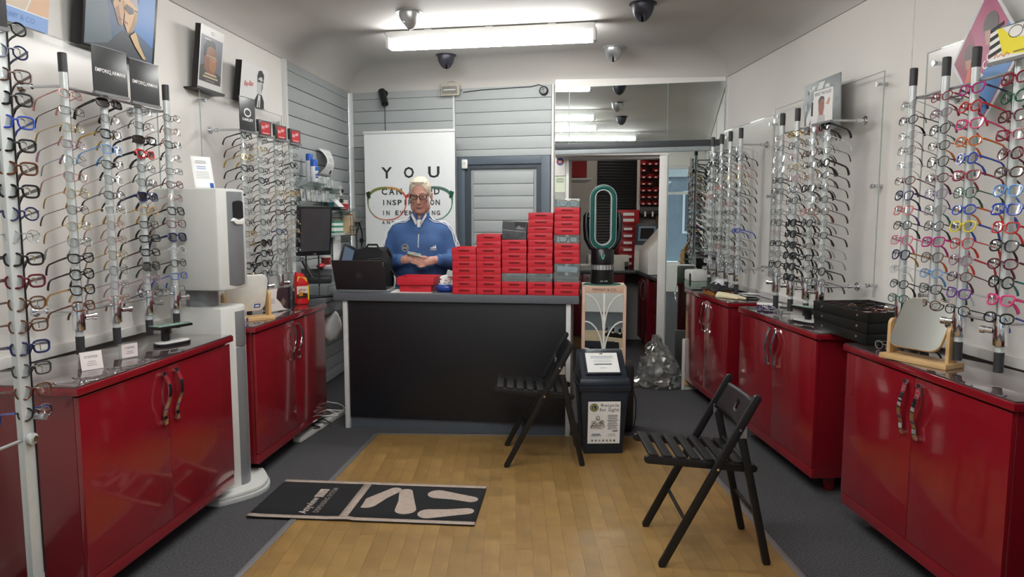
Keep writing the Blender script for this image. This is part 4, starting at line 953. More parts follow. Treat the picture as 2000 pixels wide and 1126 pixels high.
def nets(G, name, smooth_it=2):
    d, o, h = G; s = d < 0
    c = np.zeros([n - 1 for n in d.shape], np.uint8)
    for a in (0, 1):
        for b in (0, 1):
            for e in (0, 1): c += s[a:a + c.shape[0], b:b + c.shape[1], e:e + c.shape[2]]
    act = np.argwhere((c > 0) & (c < 8)); idx = -np.ones(c.shape, np.int64); idx[tuple(act.T)] = np.arange(len(act))
    P = np.zeros((len(act), 3)); W_ = np.zeros(len(act))
    cor = [(a, b, e) for a in (0, 1) for b in (0, 1) for e in (0, 1)]
    val = {q: d[act[:, 0] + q[0], act[:, 1] + q[1], act[:, 2] + q[2]] for q in cor}
    for q in cor:
        for ax in range(3):
            if q[ax]: continue
            r = list(q); r[ax] = 1; r = tuple(r); va, vb = val[q], val[r]; m = (va < 0) != (vb < 0)
            t = np.where(m, va / np.where(m, va - vb, 1), 0); pt = np.array(q, float)[None].repeat(len(act), 0); pt[:, ax] += t
            P += pt * m[:, None]; W_ += m
    P = (act + P / W_[:, None]) * h + o
    faces = []
    for ax in range(3):
        s0 = [slice(None)] * 3; s1 = [slice(None)] * 3; s0[ax] = slice(0, -1); s1[ax] = slice(1, None)
        A, B = s[tuple(s0)], s[tuple(s1)]; e = np.argwhere(A != B); u, v = [(1, 2), (2, 0), (0, 1)][ax]
        ok = (e[:, u] > 0) & (e[:, v] > 0) & (e[:, u] < d.shape[u] - 1) & (e[:, v] < d.shape[v] - 1); e = e[ok]
        def I(du, dv):
            q = e.copy(); q[:, u] += du; q[:, v] += dv; return idx[q[:, 0], q[:, 1], q[:, 2]]
        qd = np.stack([I(-1, -1), I(0, -1), I(0, 0), I(-1, 0)], 1); flip = B[tuple(e.T)]
        qd[flip] = qd[flip][:, ::-1]; faces.append(qd)
    F = np.concatenate(faces); F = F[(F >= 0).all(1)]
    for _ in range(smooth_it):
        S = np.zeros_like(P); n = np.zeros(len(P))
        for k in range(4):
            a, b = F[:, k], F[:, (k + 1) % 4]
            np.add.at(S, a, P[b]); np.add.at(S, b, P[a]); np.add.at(n, a, 1); np.add.at(n, b, 1)
        P = P * .5 + .5 * S / np.maximum(n, 1)[:, None]
    me = bpy.data.meshes.new(name); me.vertices.add(len(P)); me.vertices.foreach_set('co', P.astype(np.float32).ravel())
    me.loops.add(F.size); me.loops.foreach_set('vertex_index', F.ravel().astype(np.int32)); me.polygons.add(len(F)); me.polygons.foreach_set('loop_start', (np.arange(len(F)) * 4).astype(np.int32))
    me.polygons.foreach_set('use_smooth', np.ones(len(F), bool)); me.update(calc_edges=True); me.validate(); return me
man = thing('person', 'white haired person in a blue zip top looking down at a phone behind the desk', 'person', (-.725, 5.60, 0))
skin = M('skin', '#c29080', .5, var=.07, vscale=25, bump=.08, bscale=160)
G = sd_grid((-.40, -.42, -.02), (.40, .24, 1.90), .0042)
HC = (0.01, -.030, 1.716)
# trunk and legs
cone(G, (0, .02, .98), (0, .03, 1.30), .115, .115, .05); ell(G, (0, .01, .95), (.17, .12, .12), .04); cone(G, (-.13, .02, 1.40), (.13, .02, 1.40), .06, .06, .04)
for s in (-1, 1):
    chain(G, [(s * .10, .01, .93), (s * .11, .0, .50), (s * .115, .03, .09)], [.095, .062, .045], .02)
    cone(G, (s * .115, .03, .05), (s * .13, -.14, .035), .045, .035, .02)
# neck, head
cone(G, (0, .02, 1.42), (0.005, -.012, 1.62), .064, .060, .03)
HEADPHI = .20; HR[0] = HEADPHI
HMX = Matrix.Translation(HPIV) @ Matrix.Rotation(HEADPHI, 4, 'X') @ Matrix.Translation(-HPIV)
ell(G, (HC[0], HC[1] + .012, HC[2] + .045), (.082, .098, .088), .02, .2)       # cranium
ell(G, (HC[0], HC[1] - .028, HC[2] - .035), (.066, .070, .098), .02, .2)       # face
ell(G, (HC[0], HC[1] - .052, HC[2] - .112), (.036, .032, .028), .02)           # chin
for s in (-1, 1):
    ell(G, (HC[0] + s * .052, HC[1] - .012, HC[2] - .085), (.026, .040, .036), .02)  # jaw
    ell(G, (HC[0] + s * .042, HC[1] - .075, HC[2] - .022), (.022, .016, .018), .014)  # cheek
    ell(G, (HC[0] + s * .032, HC[1] - .088, HC[2] + .026), (.028, .012, .009), .012)  # brow
    ell(G, (HC[0] + s * .086, HC[1] + .020, HC[2] - .010), (.011, .020, .033), .006)   # ear
    ell(G, (HC[0] + s * .093, HC[1] + .012, HC[2] - .008), (.006, .011, .020), .0, 0, True)
    ell(G, (HC[0] + s * .031, HC[1] - .103, HC[2] + .008), (.017, .012, .010), .0, 0, True)  # eye socket
cone(G, (HC[0], HC[1] - .096, HC[2] + .010), (HC[0], HC[1] - .124, HC[2] - .038), .009, .014, .008)   # nose
for s in (-1, 1): ell(G, (HC[0] + s * .012, HC[1] - .112, HC[2] - .042), (.009, .011, .008), .006)
ell(G, (HC[0], HC[1] - .094, HC[2] - .070), (.025, .012, .0055), .005); ell(G, (HC[0], HC[1] - .092, HC[2] - .082), (.022, .012, .006), .005)
HR[0] = 0.0
# arms to the hands
WL = (-.105, -.232, 1.215); WR = (.150, -.228, 1.218)
chain(G, [(-.19, .02, 1.41), (-.262, -.03, 1.175), WL], [.055, .045, .029], .02); chain(G, [(.19, .02, 1.41), (.272, -.03, 1.185), WR], [.055, .045, .029], .02)
# his right hand (seen left): palm turned in, fingers round the phone
chain(G, [WL, (-.075, -.252, 1.222), (-.045, -.268, 1.228)], [.027, .030, .028], .01)
for i, (l1, l2) in enumerate([(.040, .026), (.044, .030), (.041, .028), (.033, .022)]):
    z = 1.252 - i * .0175; x = -.035 + (.004 if i in (1, 2) else 0); y = -.272
    chain(G, [(x, y + .006, z), (x + l1 * .75, y - .016, z - .004), (x + l1 * .85 + l2 * .7, y - .004, z - .008)], [.0098, .0088, .0075], .003)
chain(G, [(-.07, -.262, 1.240), (-.045, -.288, 1.262), (-.012, -.300, 1.268)], [.0125, .0108, .0088], .004)
# his left hand (seen right): cradling from below
chain(G, [WR, (.115, -.255, 1.212), (.078, -.275, 1.205)], [.027, .031, .030], .01)
for i, (l1, l2) in enumerate([(.042, .028), (.047, .032), (.044, .03), (.036, .024)]):
    z = 1.226 - i * .0165; x = .066 + (-.004 if i in (1, 2) else 0); y = -.282
    chain(G, [(x, y, z), (x - l1 * .8, y - .020, z - .006), (x - l1 * .85 - l2 * .8, y - .008, z - .002)], [.0100, .0090, .0078], .003)
chain(G, [(.10, -.272, 1.226), (.070, -.300, 1.240), (.036, -.312, 1.246)], [.0130, .0112, .0092], .004)
put('body', nets(G, 'body'), skin, man)
# jacket
G = sd_grid((-.42, -.36, .80), (.42, .26, 1.60), .006)
cone(G, (-.055, .01, .96), (.055, .01, .96), .155, .155, .03); cone(G, (-.06, -.01, 1.16), (.06, -.01, 1.16), .158, .158, .06); cone(G, (-.07, 0, 1.30), (.07, 0, 1.30), .150, .150, .05)
cone(G, (-.145, .015, 1.415), (.145, .015, 1.415), .090, .090, .05); cone(G, (0, .015, 1.45), (0, .005, 1.535), .115, .082, .04)
chain(G, [(-.185, .02, 1.405), (-.262, -.03, 1.175)], [.082, .066], .03); chain(G, [(-.262, -.03, 1.175), (-.125, -.215, 1.213)], [.066, .044], .02)
chain(G, [(.185, .02, 1.405), (.272, -.03, 1.185)], [.082, .066], .03); chain(G, [(.272, -.03, 1.185), (.170, -.212, 1.216)], [.066, .044], .02)
rj = random.Random(4)
for s in (-1, 1):   # sleeve and hem folds
    for i in range(5):
        z = 1.18 + rj.uniform(-.02, .10); cone(G, (s * (.245 + rj.uniform(-.02, .02)), -.085 + rj.uniform(-.02, .02), z), (s * (.305), -.03, z + .02), .012, .008, .02)
    for i in range(3):
        f = .35 + .22 * i; a = Vector((s * .266, -.03, 1.18)); b = Vector((-.125 if s < 0 else .17, -.215, 1.215)); p = a.lerp(b, f); rr_ = .066 + (.044 - .066) * f
        cone(G, tuple(p + Vector((-.02 * s, -.01, rr_ * .85))), tuple(p + Vector((.01 * s, -rr_ * .9, -.01))), .008, .006, .014)
ell(G, (0.002, -.115, 1.525), (.036, .055, .10), 0, -.25, True)      # open zip V
ell(G, (0.004, -.005, 1.60), (.068, .070, .075), 0, 0, True)
cutz(G, .86, True)
jk_m = M('blue_jersey', '#36588a', .75, var=.06, vscale=8, bump=.12, bscale=220)
jk = put('zip_top', nets(G, 'zip_top', 3), jk_m, man)
# sampled front surface for emblems, stripes and zip
dgrid = G
def surf(x, z, y0=-.36):
    d, o, h = dgrid; ix = int(round((x - o[0]) / h)); iz = int(round((z - o[2]) / h)); col = d[ix, :, iz]; k = np.argmax(col < 0); return o[1] + h * (k - .5)
def surf_dir(p, dr, n=90):
    """walk outwards->inwards along -dr from p+dr*.15 to the jacket skin"""
    d, o, h = dgrid
    for i in range(n):
        q = p + dr * (.15 - .15 * i / n * 1.2); ii = [int(round((q[a] - o[a]) / h)) for a in range(3)]
        if all(0 <= ii[a] < d.shape[a] for a in range(3)) and d[ii[0], ii[1], ii[2]] < 0: return q
    return p
stripe = M('white_stripe', '#e6e8ea', .7)
def jag(zc): pass
for s in (-1, 1):
    for j, offy in enumerate((-.034, -.008, .018)):
        pts = []
        for i in range(15):
            u = i / 14
            if u < .45:
                f = u / .45; p = Vector((s * (.075 + .125 * f), .01 + offy * .8, 1.46 - .045 * f)); dr_ = Vector((s * .35 * f, -.25 + .1 * j, 1)).normalized()
            else:
                f = (u - .45) / .55; p = Vector((s * .19, .015, 1.405)).lerp(Vector((s * .262, -.03, 1.19)), f); dr_ = Vector((s * 1, offy * 14 - .35, .75 * (1 - f))).normalized()
            pts.append(surf_dir(p, dr_) + dr_ * .0065)
        MB().tube(pts, .0042, 6).build('sleeve_stripe', stripe, jk)
zp = [(0.002, surf(0.002, z) - .003, z) for z in [1.415 - .012 * i for i in range(10)]]
MB().tube(zp, .0042, 6).build('zip', M('zip_silver', '#c9ced4', .4, .3), jk)
MB().box(-.004, .008, -.004, 0, -.02, .006).build('zip_pull', M('zip_grey', '#6c6a6e', .4, .6), jk, (0.002, surf(.002, 1.42) - .006, 1.415))
# white shirt collar
col_m = M('shirt_white', '#dcdcd8', .8)
for s in (-1, 1):
    MB().add([(s * .058, -.055, 1.575), (s * .008, -.088, 1.495), (s * .022, -.104, 1.478), (s * .060, -.080, 1.550)], [(0, 1, 2, 3)]).build('shirt_collar', col_m, man, solid=.004)
MB().grid(lambda u, v: (-.022 + .044 * u, -.058 - .012 * math.sin(PI * u) - .022 * v, 1.52 - .06 * v), 6, 6).build('shirt_front', col_m, man, solid=.003)
# trousers
G = sd_grid((-.26, -.22, .03), (.26, .22, 1.0), .009)
ell(G, (0, .01, .93), (.205, .155, .12), .03)
for s in (-1, 1): chain(G, [(s * .10, .01, .93), (s * .11, .0, .50), (s * .115, .03, .10)], [.112, .082, .072], .02)
put('trousers', nets(G, 'trousers'), M('dark_trousers', '#20232b', .85, bump=.2), man)
for s in (-1, 1): MB().ball((s * .125, -.06, .035), (.05, .13, .05), 16, 8).build('shoe', M('shoe_black', '#141414', .4), man)
# badges
o = Print(.0006).oval(0, 0, .029, .029, '#e8e8ea').oval(0, 0, .0265, .0265, '#15161a').text('AO', -.019, -.010, .038, .020, '#e8e8ea', .02).ring(0, 0, .022, .022, .002, '#cfd0d4').build('round_badge', jk, (-.098, surf(-.098, 1.305) - .008, 1.305), (0, 0, -.25))
e = Print(.0006)
for i, (x0, h_) in enumerate(((-.024, .010), (-.009, .020), (.006, .030))): e.poly([(x0, 0.004), (x0 + .017, .004), (x0 + .017 - .001, .004 + h_ * .55), (x0 + .008, .004 + h_)], '#eef0f2')
e.text('adidas', -.025, -.010, .052, .011, '#eef0f2', .01).build('chest_logo', jk, (.118, surf(.118, 1.300) - .008, 1.295), (0, 0, .25))
# hair: short white cap over the cranium
G = sd_grid((HC[0] - .13, HC[1] - .16, HC[2] - .12), (HC[0] + .13, HC[1] + .16, HC[2] + .20), .0042)
ell(G, (HC[0], HC[1] + .014, HC[2] + .049), (.0848, .1015, .0915), .0, .2)
ell(G, (HC[0] - .01, HC[1] - .060, HC[2] + .110), (.050, .018, .010), .02)
for s in (-1, 1): ell(G, (HC[0] + s * .078, HC[1] + .004, HC[2] + .012), (.0065, .026, .034), .008)
rh = random.Random(8)
for i in range(46):
    a = rh.uniform(0, 2 * PI); b = rh.uniform(.2, 1.3); q = Vector((math.cos(a) * math.sin(b) * .083, math.sin(a) * math.sin(b) * .100 + .014, math.cos(b) * .090 + .049)); f = Vector((q.x * .1, -.02, -.008))
    cone(G, tuple(Vector(HC) + q), tuple(Vector(HC) + q + f), .0062, .0035, .005)
# keep the face free
ell(G, (HC[0], HC[1] - .105, HC[2] + .002), (.070, .085, .098), .0, .12, True)
def cutbox(lo, hi):
    def f(X, Y, Z): return np.maximum(np.maximum(np.maximum(lo[0] - X, X - hi[0]), np.maximum(lo[1] - Y, Y - hi[1])), np.maximum(lo[2] - Z, Z - hi[2]))
    prim(G, f, lo, hi, 0, True)
cutbox((HC[0] - .2, HC[1] - .2, HC[2] - .2), (HC[0] + .2, HC[1] + .045, HC[2] - .020))
hair_me = nets(G, 'hair', 1); hair_me.transform(HMX)
put('hair', hair_me, M('white_hair', '#cdc4b0', .6, var=.16, vscale=120, bump=.6, bscale=260), man)
# face details
br = M('grey_brow', '#9c8a7c', .8); lipm = M('lips', '#a5685c', .5)
for s in (-1, 1):
    MB().ball((HC[0] + s * .031, HC[1] - .084, HC[2] + .008), (.012, .009, .008), 12, 8).xf(HMX).build('eyelid', M('eyelid', '#b07f6e', .5), man)
    MB().tube([(HC[0] + s * .019, HC[1] - .0915, HC[2] + .003), (HC[0] + s * .031, HC[1] - .0935, HC[2] + .0015), (HC[0] + s * .043, HC[1] - .090, HC[2] + .003)], .0014, 5).xf(HMX).build('lash_line', M('lash', '#4a342c', .7), man)
    MB().tube([(HC[0] + s * .016, HC[1] - .099, HC[2] + .031), (HC[0] + s * .034, HC[1] - .0985, HC[2] + .036), (HC[0] + s * .052, HC[1] - .086, HC[2] + .031)], .0036, 6).xf(HMX).build('eyebrow', br, man)
MB().tube([(HC[0] - .024, HC[1] - .099, HC[2] - .0745), (HC[0], HC[1] - .1065, HC[2] - .0765), (HC[0] + .024, HC[1] - .099, HC[2] - .0745)], .0022, 5).xf(HMX).build('mouth_line', lipm, man)
fm_, ln, tm = spec_geo('rect', 'acetate')
gg = share('spectacles', fm_, fcol('black'), man, tuple(HMX @ Vector((HC[0], HC[1] - .118, HC[2] + .004))), (.10 + HEADPHI, 0, 0))
for s in (-1, 1): share('lens', ln[s], lens_m, gg); share('temple', tm[s], fcol('black'), gg)
MB().tube([(.183 + .025 * math.cos(a), -.195 + .032 * math.sin(a) * .7, 1.217 + .045 * math.sin(a)) for a in [2 * PI * i / 16 for i in range(16)]], .004, 6, True).build('watch_strap', rubber, man)
ph = thing('phone', 'slim grey phone held in both hands of the person', 'phone', (-.725 - .005, 5.60 - .300, 1.262), .0)
MB().box(-.055, .045, -.016, .016, -.004, .004).build('body', M('phone_grey', '#7d7a70', .35, .3, var=.2), ph, rot=(.75, .22, .12), bev=.003)
MB().box(-.05, .04, -.014, .014, .004, .0045).build('screen', M('phone_screen', '#6e7a74', .15), ph, rot=(.75, .22, .12))
# ------------------------------------------------------------------ banner
def rollup():
    t = thing('roll_up_banner', 'white roll up banner with eye test lettering behind the person', 'banner', BP(.75, .28), RB_)
    MB().box(-.465, .465, -.001, .001, .06, 2.345).build('sheet', M('banner_white', '#e3e6e6', .5, var=.01), t)
    MB().box(-.47, .47, -.012, .012, 2.34, 2.365).build('top_rail', alu_w, t, bev=.003); MB().box(-.48, .48, -.08, .08, 0, .075).build('base', brushed, t, bev=.01)
    MB().cyl((0, .02, .07), (0, .02, 2.345), .009, n=8).build('mast', brushed, t)
    p = Print(.0004); k = '#26282a'; z0 = 0
    L = -.29; W_ = .60
    for i, ch in enumerate('YOU'): p.text(ch, L + [0, .235, .485][i] , 1.91, .115 if i != 1 else .105, .108, k, .022); p.n -= 1
    p.n += 1
    def spaced(word, z, h, x0, x1, wch):
        n = len(word)
        for i, ch in enumerate(word):
            if ch == ' ': continue
            x = x0 + (x1 - x0 - wch) * i / max(1, n - 1); ww = wch * (.22 if ch == 'I' else 1)
            p.text(ch, x + (wch - ww) / 2, z, ww, h, k, .022); p.n -= 1
        p.n += 1
    spaced('CAN FIND', 1.752, .062, L, L + W_, .058)
    spaced('INSPIRATION', 1.652, .052, L, L + W_, .042)
    spaced('IN EVERYTHING', 1.556, .044, L, L + W_, .034)
    spaced('AND EVERYONE', 1.468, .032, L, L + W_, .030)
    # big spectacle front: left rim olive to orange to red, right rim grey to green
    def rim(cx, s, cols):
        pts = []
        for i in range(33):
            a = 2 * PI * i / 32; c, s_ = math.cos(a), math.sin(a); x = cx + s * .20 * math.copysign(abs(c) ** .85, c) * (1 + .12 * s_); z = 1.665 + .155 * math.copysign(abs(s_) ** .9, s_); pts.append((x, z))
        for i in range(32):
            a = 2 * PI * (i + .5) / 32; top = max(0, math.sin(a)); wd = .010 + .012 * top + .016 * max(0, math.cos(a)) * top
            p.line([pts[i], pts[i + 1]], wd, cols[int(i / 32 * len(cols))]); p.n -= 1
        p.n += 1
    rim(-.235, -1, ['#5f7a4a', '#7d7f45', '#b5874e', '#c4543a', '#c03a34', '#c2593c', '#c58a5c', '#8f8f63'])
    rim(.235, 1, ['#27745b', '#4a6a60', '#6b7370', '#8a7a70', '#b4685c', '#9a9a90', '#6f9384', '#3f8168'])
    p.line([(-.035, 1.73), (0, 1.755), (.035, 1.73)], .03, '#b5393a').poly([(-.455, 1.775), (-.415, 1.79), (-.405, 1.72), (-.44, 1.72)], '#2a3326').poly([(.455, 1.775), (.415, 1.79), (.405, 1.72), (.44, 1.72)], '#1f4b3c')
    p.build('printing', t, (0, -.002, 0))
rollup()
# ------------------------------------------------------------------ folding chairs
def fold_chair(x, y, rz, label):
    c = thing('folding_chair', label, 'chair', (x, y, 0), rz, 'black folding chairs'); bk = M('chair_black', '#0e0e10', .42, var=.1)
    def bar(a, b, w_, th, yy, name, ext=0.0):
        a = Vector(a); b = Vector(b); d = (b - a).normalized(); n = Vector((-d.z, 0, d.x)); h = w_ / 2
        poly = []
        for cpt, sg in ((a, -1), (b, 1)):
            for k in range(7):
                an = -PI / 2 + PI * k / 6; v = d * math.cos(an) * sg * h + n * math.sin(an) * h * sg; q = cpt + v; poly.append((q.x, q.z))
        return MB().prism(poly, yy - th / 2, yy + th / 2, 'y').build(name, bk, c, bev=.003)
    for s in (-1, 1):
        bar((.012, 0, .016), (.405, 0, .765), .034, .022, s * .205, 'long_leg')
        bar((.480, 0, .016), (.352, 0, .590), .034, .022, s * .180, 'rear_leg')
        bar((-.05, 0, .478), (.415, 0, .438), .036, .020, s * .158, 'seat_rail')
        # bolts
        for (bx, bz) in ((.243, .452), (.335, .628)): MB().cyl((bx, s * .217, bz), (bx, s * .2195, bz), .006, n=10).build('bolt', chrome, c)
        MB().box(.33, .37, s * .192 - .004, s * .192 + .004, .585, .635).build('hinge_plate', brushed, c, rot=(0, 0, 0))
    me = MB().box(-.021, .021, -.168, .168, 0, .012).mesh('slat', .003)
    for i in range(7): put('slat', me, bk, c, (-.028 + i * .062, 0, .492 - i * .0053), (0, .086, 0))
    # curved top rail with a finger hole
    def topr(u, v):
        yy = -.195 + .39 * u; bow = .022 * math.sin(PI * u); al = math.atan2(.749, .393)
        hgt = .615 + .125 * v
        return (.012 + (hgt) / .749 * .393 + bow, yy, hgt + .006 - bow * .3)
    g = MB(); nu, nv = 20, 8; g.grid(topr, nu, nv)
    g.f = [f for k, f in enumerate(g.f) if not ((k % nu) in (9, 10) and (k // nu) in (3, 4))]
    g.build('top_rail', bk, c, solid=.012)
    for (bx, bz, sep, nm) in ((.118, .20, .195, 'front_stretcher'), (.440, .215, .17, 'rear_stretcher'), (.372, .478, .17, 'seat_stop_rod')):
        MB().cyl((bx, -sep, bz), (bx, sep, bz), .0085, n=10).build(nm, bk, c)
    return c
fold_chair(.655, 3.195, -.01, 'black slatted folding chair at front right on the wooden floor')
fold_chair(-.045, 4.44, .0, 'black slatted folding chair in front of the reception desk beside the bin')
# ------------------------------------------------------------------ foot-mark mat
def mat_():
    a = Vector((-1.371, 3.498, 0)); b = Vector((-.187, 3.39, 0)); c3 = Vector((-.141, 3.904, 0)); c4 = Vector((-1.321, 4.006, 0))
    o = (a + b + c3 + c4) / 4; rz = math.atan2(b.y - a.y, b.x - a.x) * .5 + math.atan2(c3.y - c4.y, c3.x - c4.x) * .5
    t = thing('floor_mat', 'black floor mat with beige footprints and border', 'mat', (o.x, o.y, .0046), rz); W_, H_ = .592, .256
    beige = M('mat_beige', '#a4958a', .95, var=.12, vscale=60, bump=.4, bscale=500); mb_ = M('mat_black', '#121316', .97, var=.3, vscale=90, bump=.5, bscale=500)
    wob = lambda x: .004 * max(0, math.sin((x + .18) * 9)) if x < -.05 else 0
    MB().grid(lambda u, v: (-W_ + 2 * W_ * u, -H_ + 2 * H_ * v, .006 + wob(-W_ + 2 * W_ * u) * (1.3 - v)), 40, 4).build('base', mb_, t, solid=.005)
    def strip(x0, x1, y0, y1, name, n=1):
        MB().grid(lambda u, v: (x0 + (x1 - x0) * u, y0 + (y1 - y0) * v, .0095 + wob(x0 + (x1 - x0) * u) * (1.3 - (y0 + (y1 - y0) * v + H_) / (2 * H_))), n, 1).build(name, beige, t, solid=.001)
    strip(-W_, W_, -H_, -H_ + .035, 'border', 40); strip(-W_, W_, H_ - .035, H_, 'border', 40); strip(-.115, -.07, -H_ + .035, H_ - .035, 'divider')
    def foot(x0, y0, x1, y1, fl, r0=.056, r1=.037):
        L = math.hypot(x1 - x0, y1 - y0); an = math.atan2(y1 - y0, x1 - x0); de = math.asin((r0 - r1) / L); pts = []
        for i in range(17):
            a = an + PI / 2 - de + (PI + 2 * de) * i / 16; pts.append((x0 + r0 * math.cos(a), y0 + r0 * math.sin(a)))
        pts.append(((x0 + x1) / 2 + math.cos(an - PI / 2) * (.039 if fl > 0 else .046), (y0 + y1) / 2 + math.sin(an - PI / 2) * (.039 if fl > 0 else .046)))
        for i in range(13):
            a = an - PI / 2 + de + (PI - 2 * de) * i / 12; pts.append((x1 + r1 * math.cos(a), y1 + r1 * math.sin(a)))
        pts.append(((x0 + x1) / 2 + math.cos(an + PI / 2) * (.046 if fl > 0 else .039), (y0 + y1) / 2 + math.sin(an + PI / 2) * (.046 if fl > 0 else .039)))
        MB().prism(pts, .009, .0098, 'z').build('footprint', beige, t)
    foot(-.02, -.045, .085, .15, 1); foot(.205, -.105, .150, .135, -1); foot(.335, .115, .53, .06, 1); foot(.335, -.145, .53, -.095, -1)
    pr_ = Print(.0003)
    pr_.text('Anyview', -.22, 0, .21, .060, '#b5a99f', .015).rect(0.0, .0, .11, .052, '#b5a99f').text('DISPENSING SYSTEM', -.20, -.045, .33, .03, '#8f867e', .004).rect(.022, .0, .028, .052, '#121316').rect(.048, .0, .054, .052, '#121316').rect(.076, .0, .082, .03, '#121316')
    o2 = pr_.build('lettering', t, (-.30, 0, .0098), (-PI / 2, 0, 0)); o2.rotation_euler = (-PI / 2, 0, PI / 2); o2.location = (-.285, .02, .0092)
mat_()
# ------------------------------------------------------------------ sanitiser stand
def sanitiser():
    t = thing('sanitiser_stand', 'grey and white hand sanitiser stand between the two left cabinets', 'dispenser', LP(3.948, .36), RL - .06)
    wht = M('dispenser_white', '#cfd0cc', .4, var=.015); gry = M('dispenser_grey', '#85888c', .35, .35, var=.02)
    def dshape(w, d0, d1, bulge, n=10):
        pts = [(-w, d1), (-w, d0)]
        pts += [(-w + 2 * w * i / n, d0 - bulge * math.sin(PI * i / n)) for i in range(1, n)]
        return pts + [(w, d0), (w, d1)]
    MB().prism([(x, y) for x, y in dshape(.120, -.10, .20, .05)], 0, 1.055, 'z').build('column', wht, t, bev=.014)
    MB().prism([(x, y) for x, y in dshape(.092, -.105, -.09, .053)], .05, .83, 'z').build('lower_panel', gry, t, bev=.003)
    up = MB().prism([(x, y) for x, y in dshape(.092, -.105, -.09, .053)], .835, 1.03, 'z').build('upper_panel', gry, t, bev=.003)
    Print(.0006).rect(-.022, -.028, .022, .028, '#232f73').text('ZEISS', -.017, -.006, .034, .011, '#e8e8f0', .01).build('emblem', up, (0.045, -.157, .955), (0, 0, .28))
    MB().lathe([(.085, 1.05), (.085, 1.165)], 28).build('neck', gry, t, (0, .08, 0))
    hd = MB().prism([(x, y) for x, y in dshape(.142, -.115, .25, .032)], 1.15, 1.695, 'z').build('head', wht, t, bev=.016)
    MB().prism([(x, y) for x, y in dshape(.112, -.119, -.10, .037)], 1.175, 1.68, 'z').build('front_panel', gry, hd, bev=.004)
    def arch(n=8): return [(-.045, 0), (.045, 0), (.045, .085)] + [(.045 * math.cos(PI * i / n), .085 + .012 * math.sin(PI * i / n)) for i in range(1, n)] + [(-.045, .085)]
    MB().prism(arch(), -.1585, -.10, 'y').build('outlet_recess', M('recess_black', '#15171c', .3), hd, (0, 0, 1.535))
    MB().prism([(-.06, -.012), (-.03, -.032), (.03, -.032), (.06, -.012), (.045, .004), (0, -.012), (-.045, .004)], -.1625, -.10, 'y').build('drip_lip', M('lip_white', '#e6e6e2', .35), hd, (0, 0, 1.535), bev=.003)
    MB().cyl((.06, -.158, 1.665), (.06, -.166, 1.665), .006, n=10).build('lock_pin', rubber, hd)
    MB().prism([(-.24, .24), (-.24, -.12)] + [(-.24 + .48 * i / 14, -.12 - .14 * math.sin(PI * i / 14)) for i in range(1, 14)] + [(.24, -.12), (.24, .24)], 0, .028, 'z').build('base_plate', M('base_grey', '#b9bbba', .4), t, bev=.006)
    MB().prism([(-.235, .23), (-.235, -.115)] + [(-.235 + .47 * i / 14, -.115 - .13 * math.sin(PI * i / 14)) for i in range(1, 14)] + [(.235, -.115), (.235, .23)], .028, .05, 'z').build('base_step', wht, t, bev=.008)
sanitiser()
t = thing('notice_holder', 'curved clear holder with a printed notice on top of the sanitiser stand', 'notice', LP(4.0, .30, 1.696), RL - .5)
MB().grid(lambda u, v: (-.06 + .12 * u, .04 * v, .18 * v), 4, 8).build('sheet', paper, t, solid=.002)
Print().lines(-.045, .16, .08, 2, .010, '#8a8d92', .0035, 3).lines(-.04, .13, .07, 2, .011, '#9fb2d6', .005, 4).lines(-.045, .098, .085, 4, .011, '#b4b7ba', .0028, 5).rect(.03, .008, .052, .036, '#2c56a8').build('printing', t, (0, -.002, 0), (-.215, 0, 0))
# ------------------------------------------------------------------ posters above the racks (all stand on the clear sheets)
def board_frame(P, rz, tc_, z, w_, h, th, label, art, lean=.12, off=.03, frame=M('poster_black', '#0d0d0f', .35), name='poster_frame', border=.0):
    t = thing(name, label, 'poster', P(tc_, off, z), rz)
    o = MB().box(-w_ / 2, w_ / 2, -th, 0, 0, h).build('canvas', frame, t, (0, 0, 0), (lean, 0, 0), bev=.002)
    art(w_, h).build('artwork', o, (0, -th, 0)); return t
LN = M('poster_black')
def art_tiff(w, h):
    p = Print().rect(-w / 2, 0, w / 2, h, '#dcdde0').rect(-w / 2, 0, w / 2, .06, '#7f9fd0').rect(-w / 2, .06, w / 2, .064, '#e9eaf0')
    p.poly([(-.05, .064), (.05, .064), (.12, .22), (.0, .3), (-.12, .2)], '#c8b7a4').poly([(.06, .064), (w / 2, .064), (w / 2, .2), (.14, .26)], '#cfa98a').text('TIFFANY & CO.', -.11, .02, .22, .022, '#5c7db4'); return p
board_frame(LP, RL, 3.01, 2.338, .36, .40, .03, 'pale blue edged poster at the top left corner above the tall rack', art_tiff, frame=M('poster_white_edge', '#d8dade', .4))
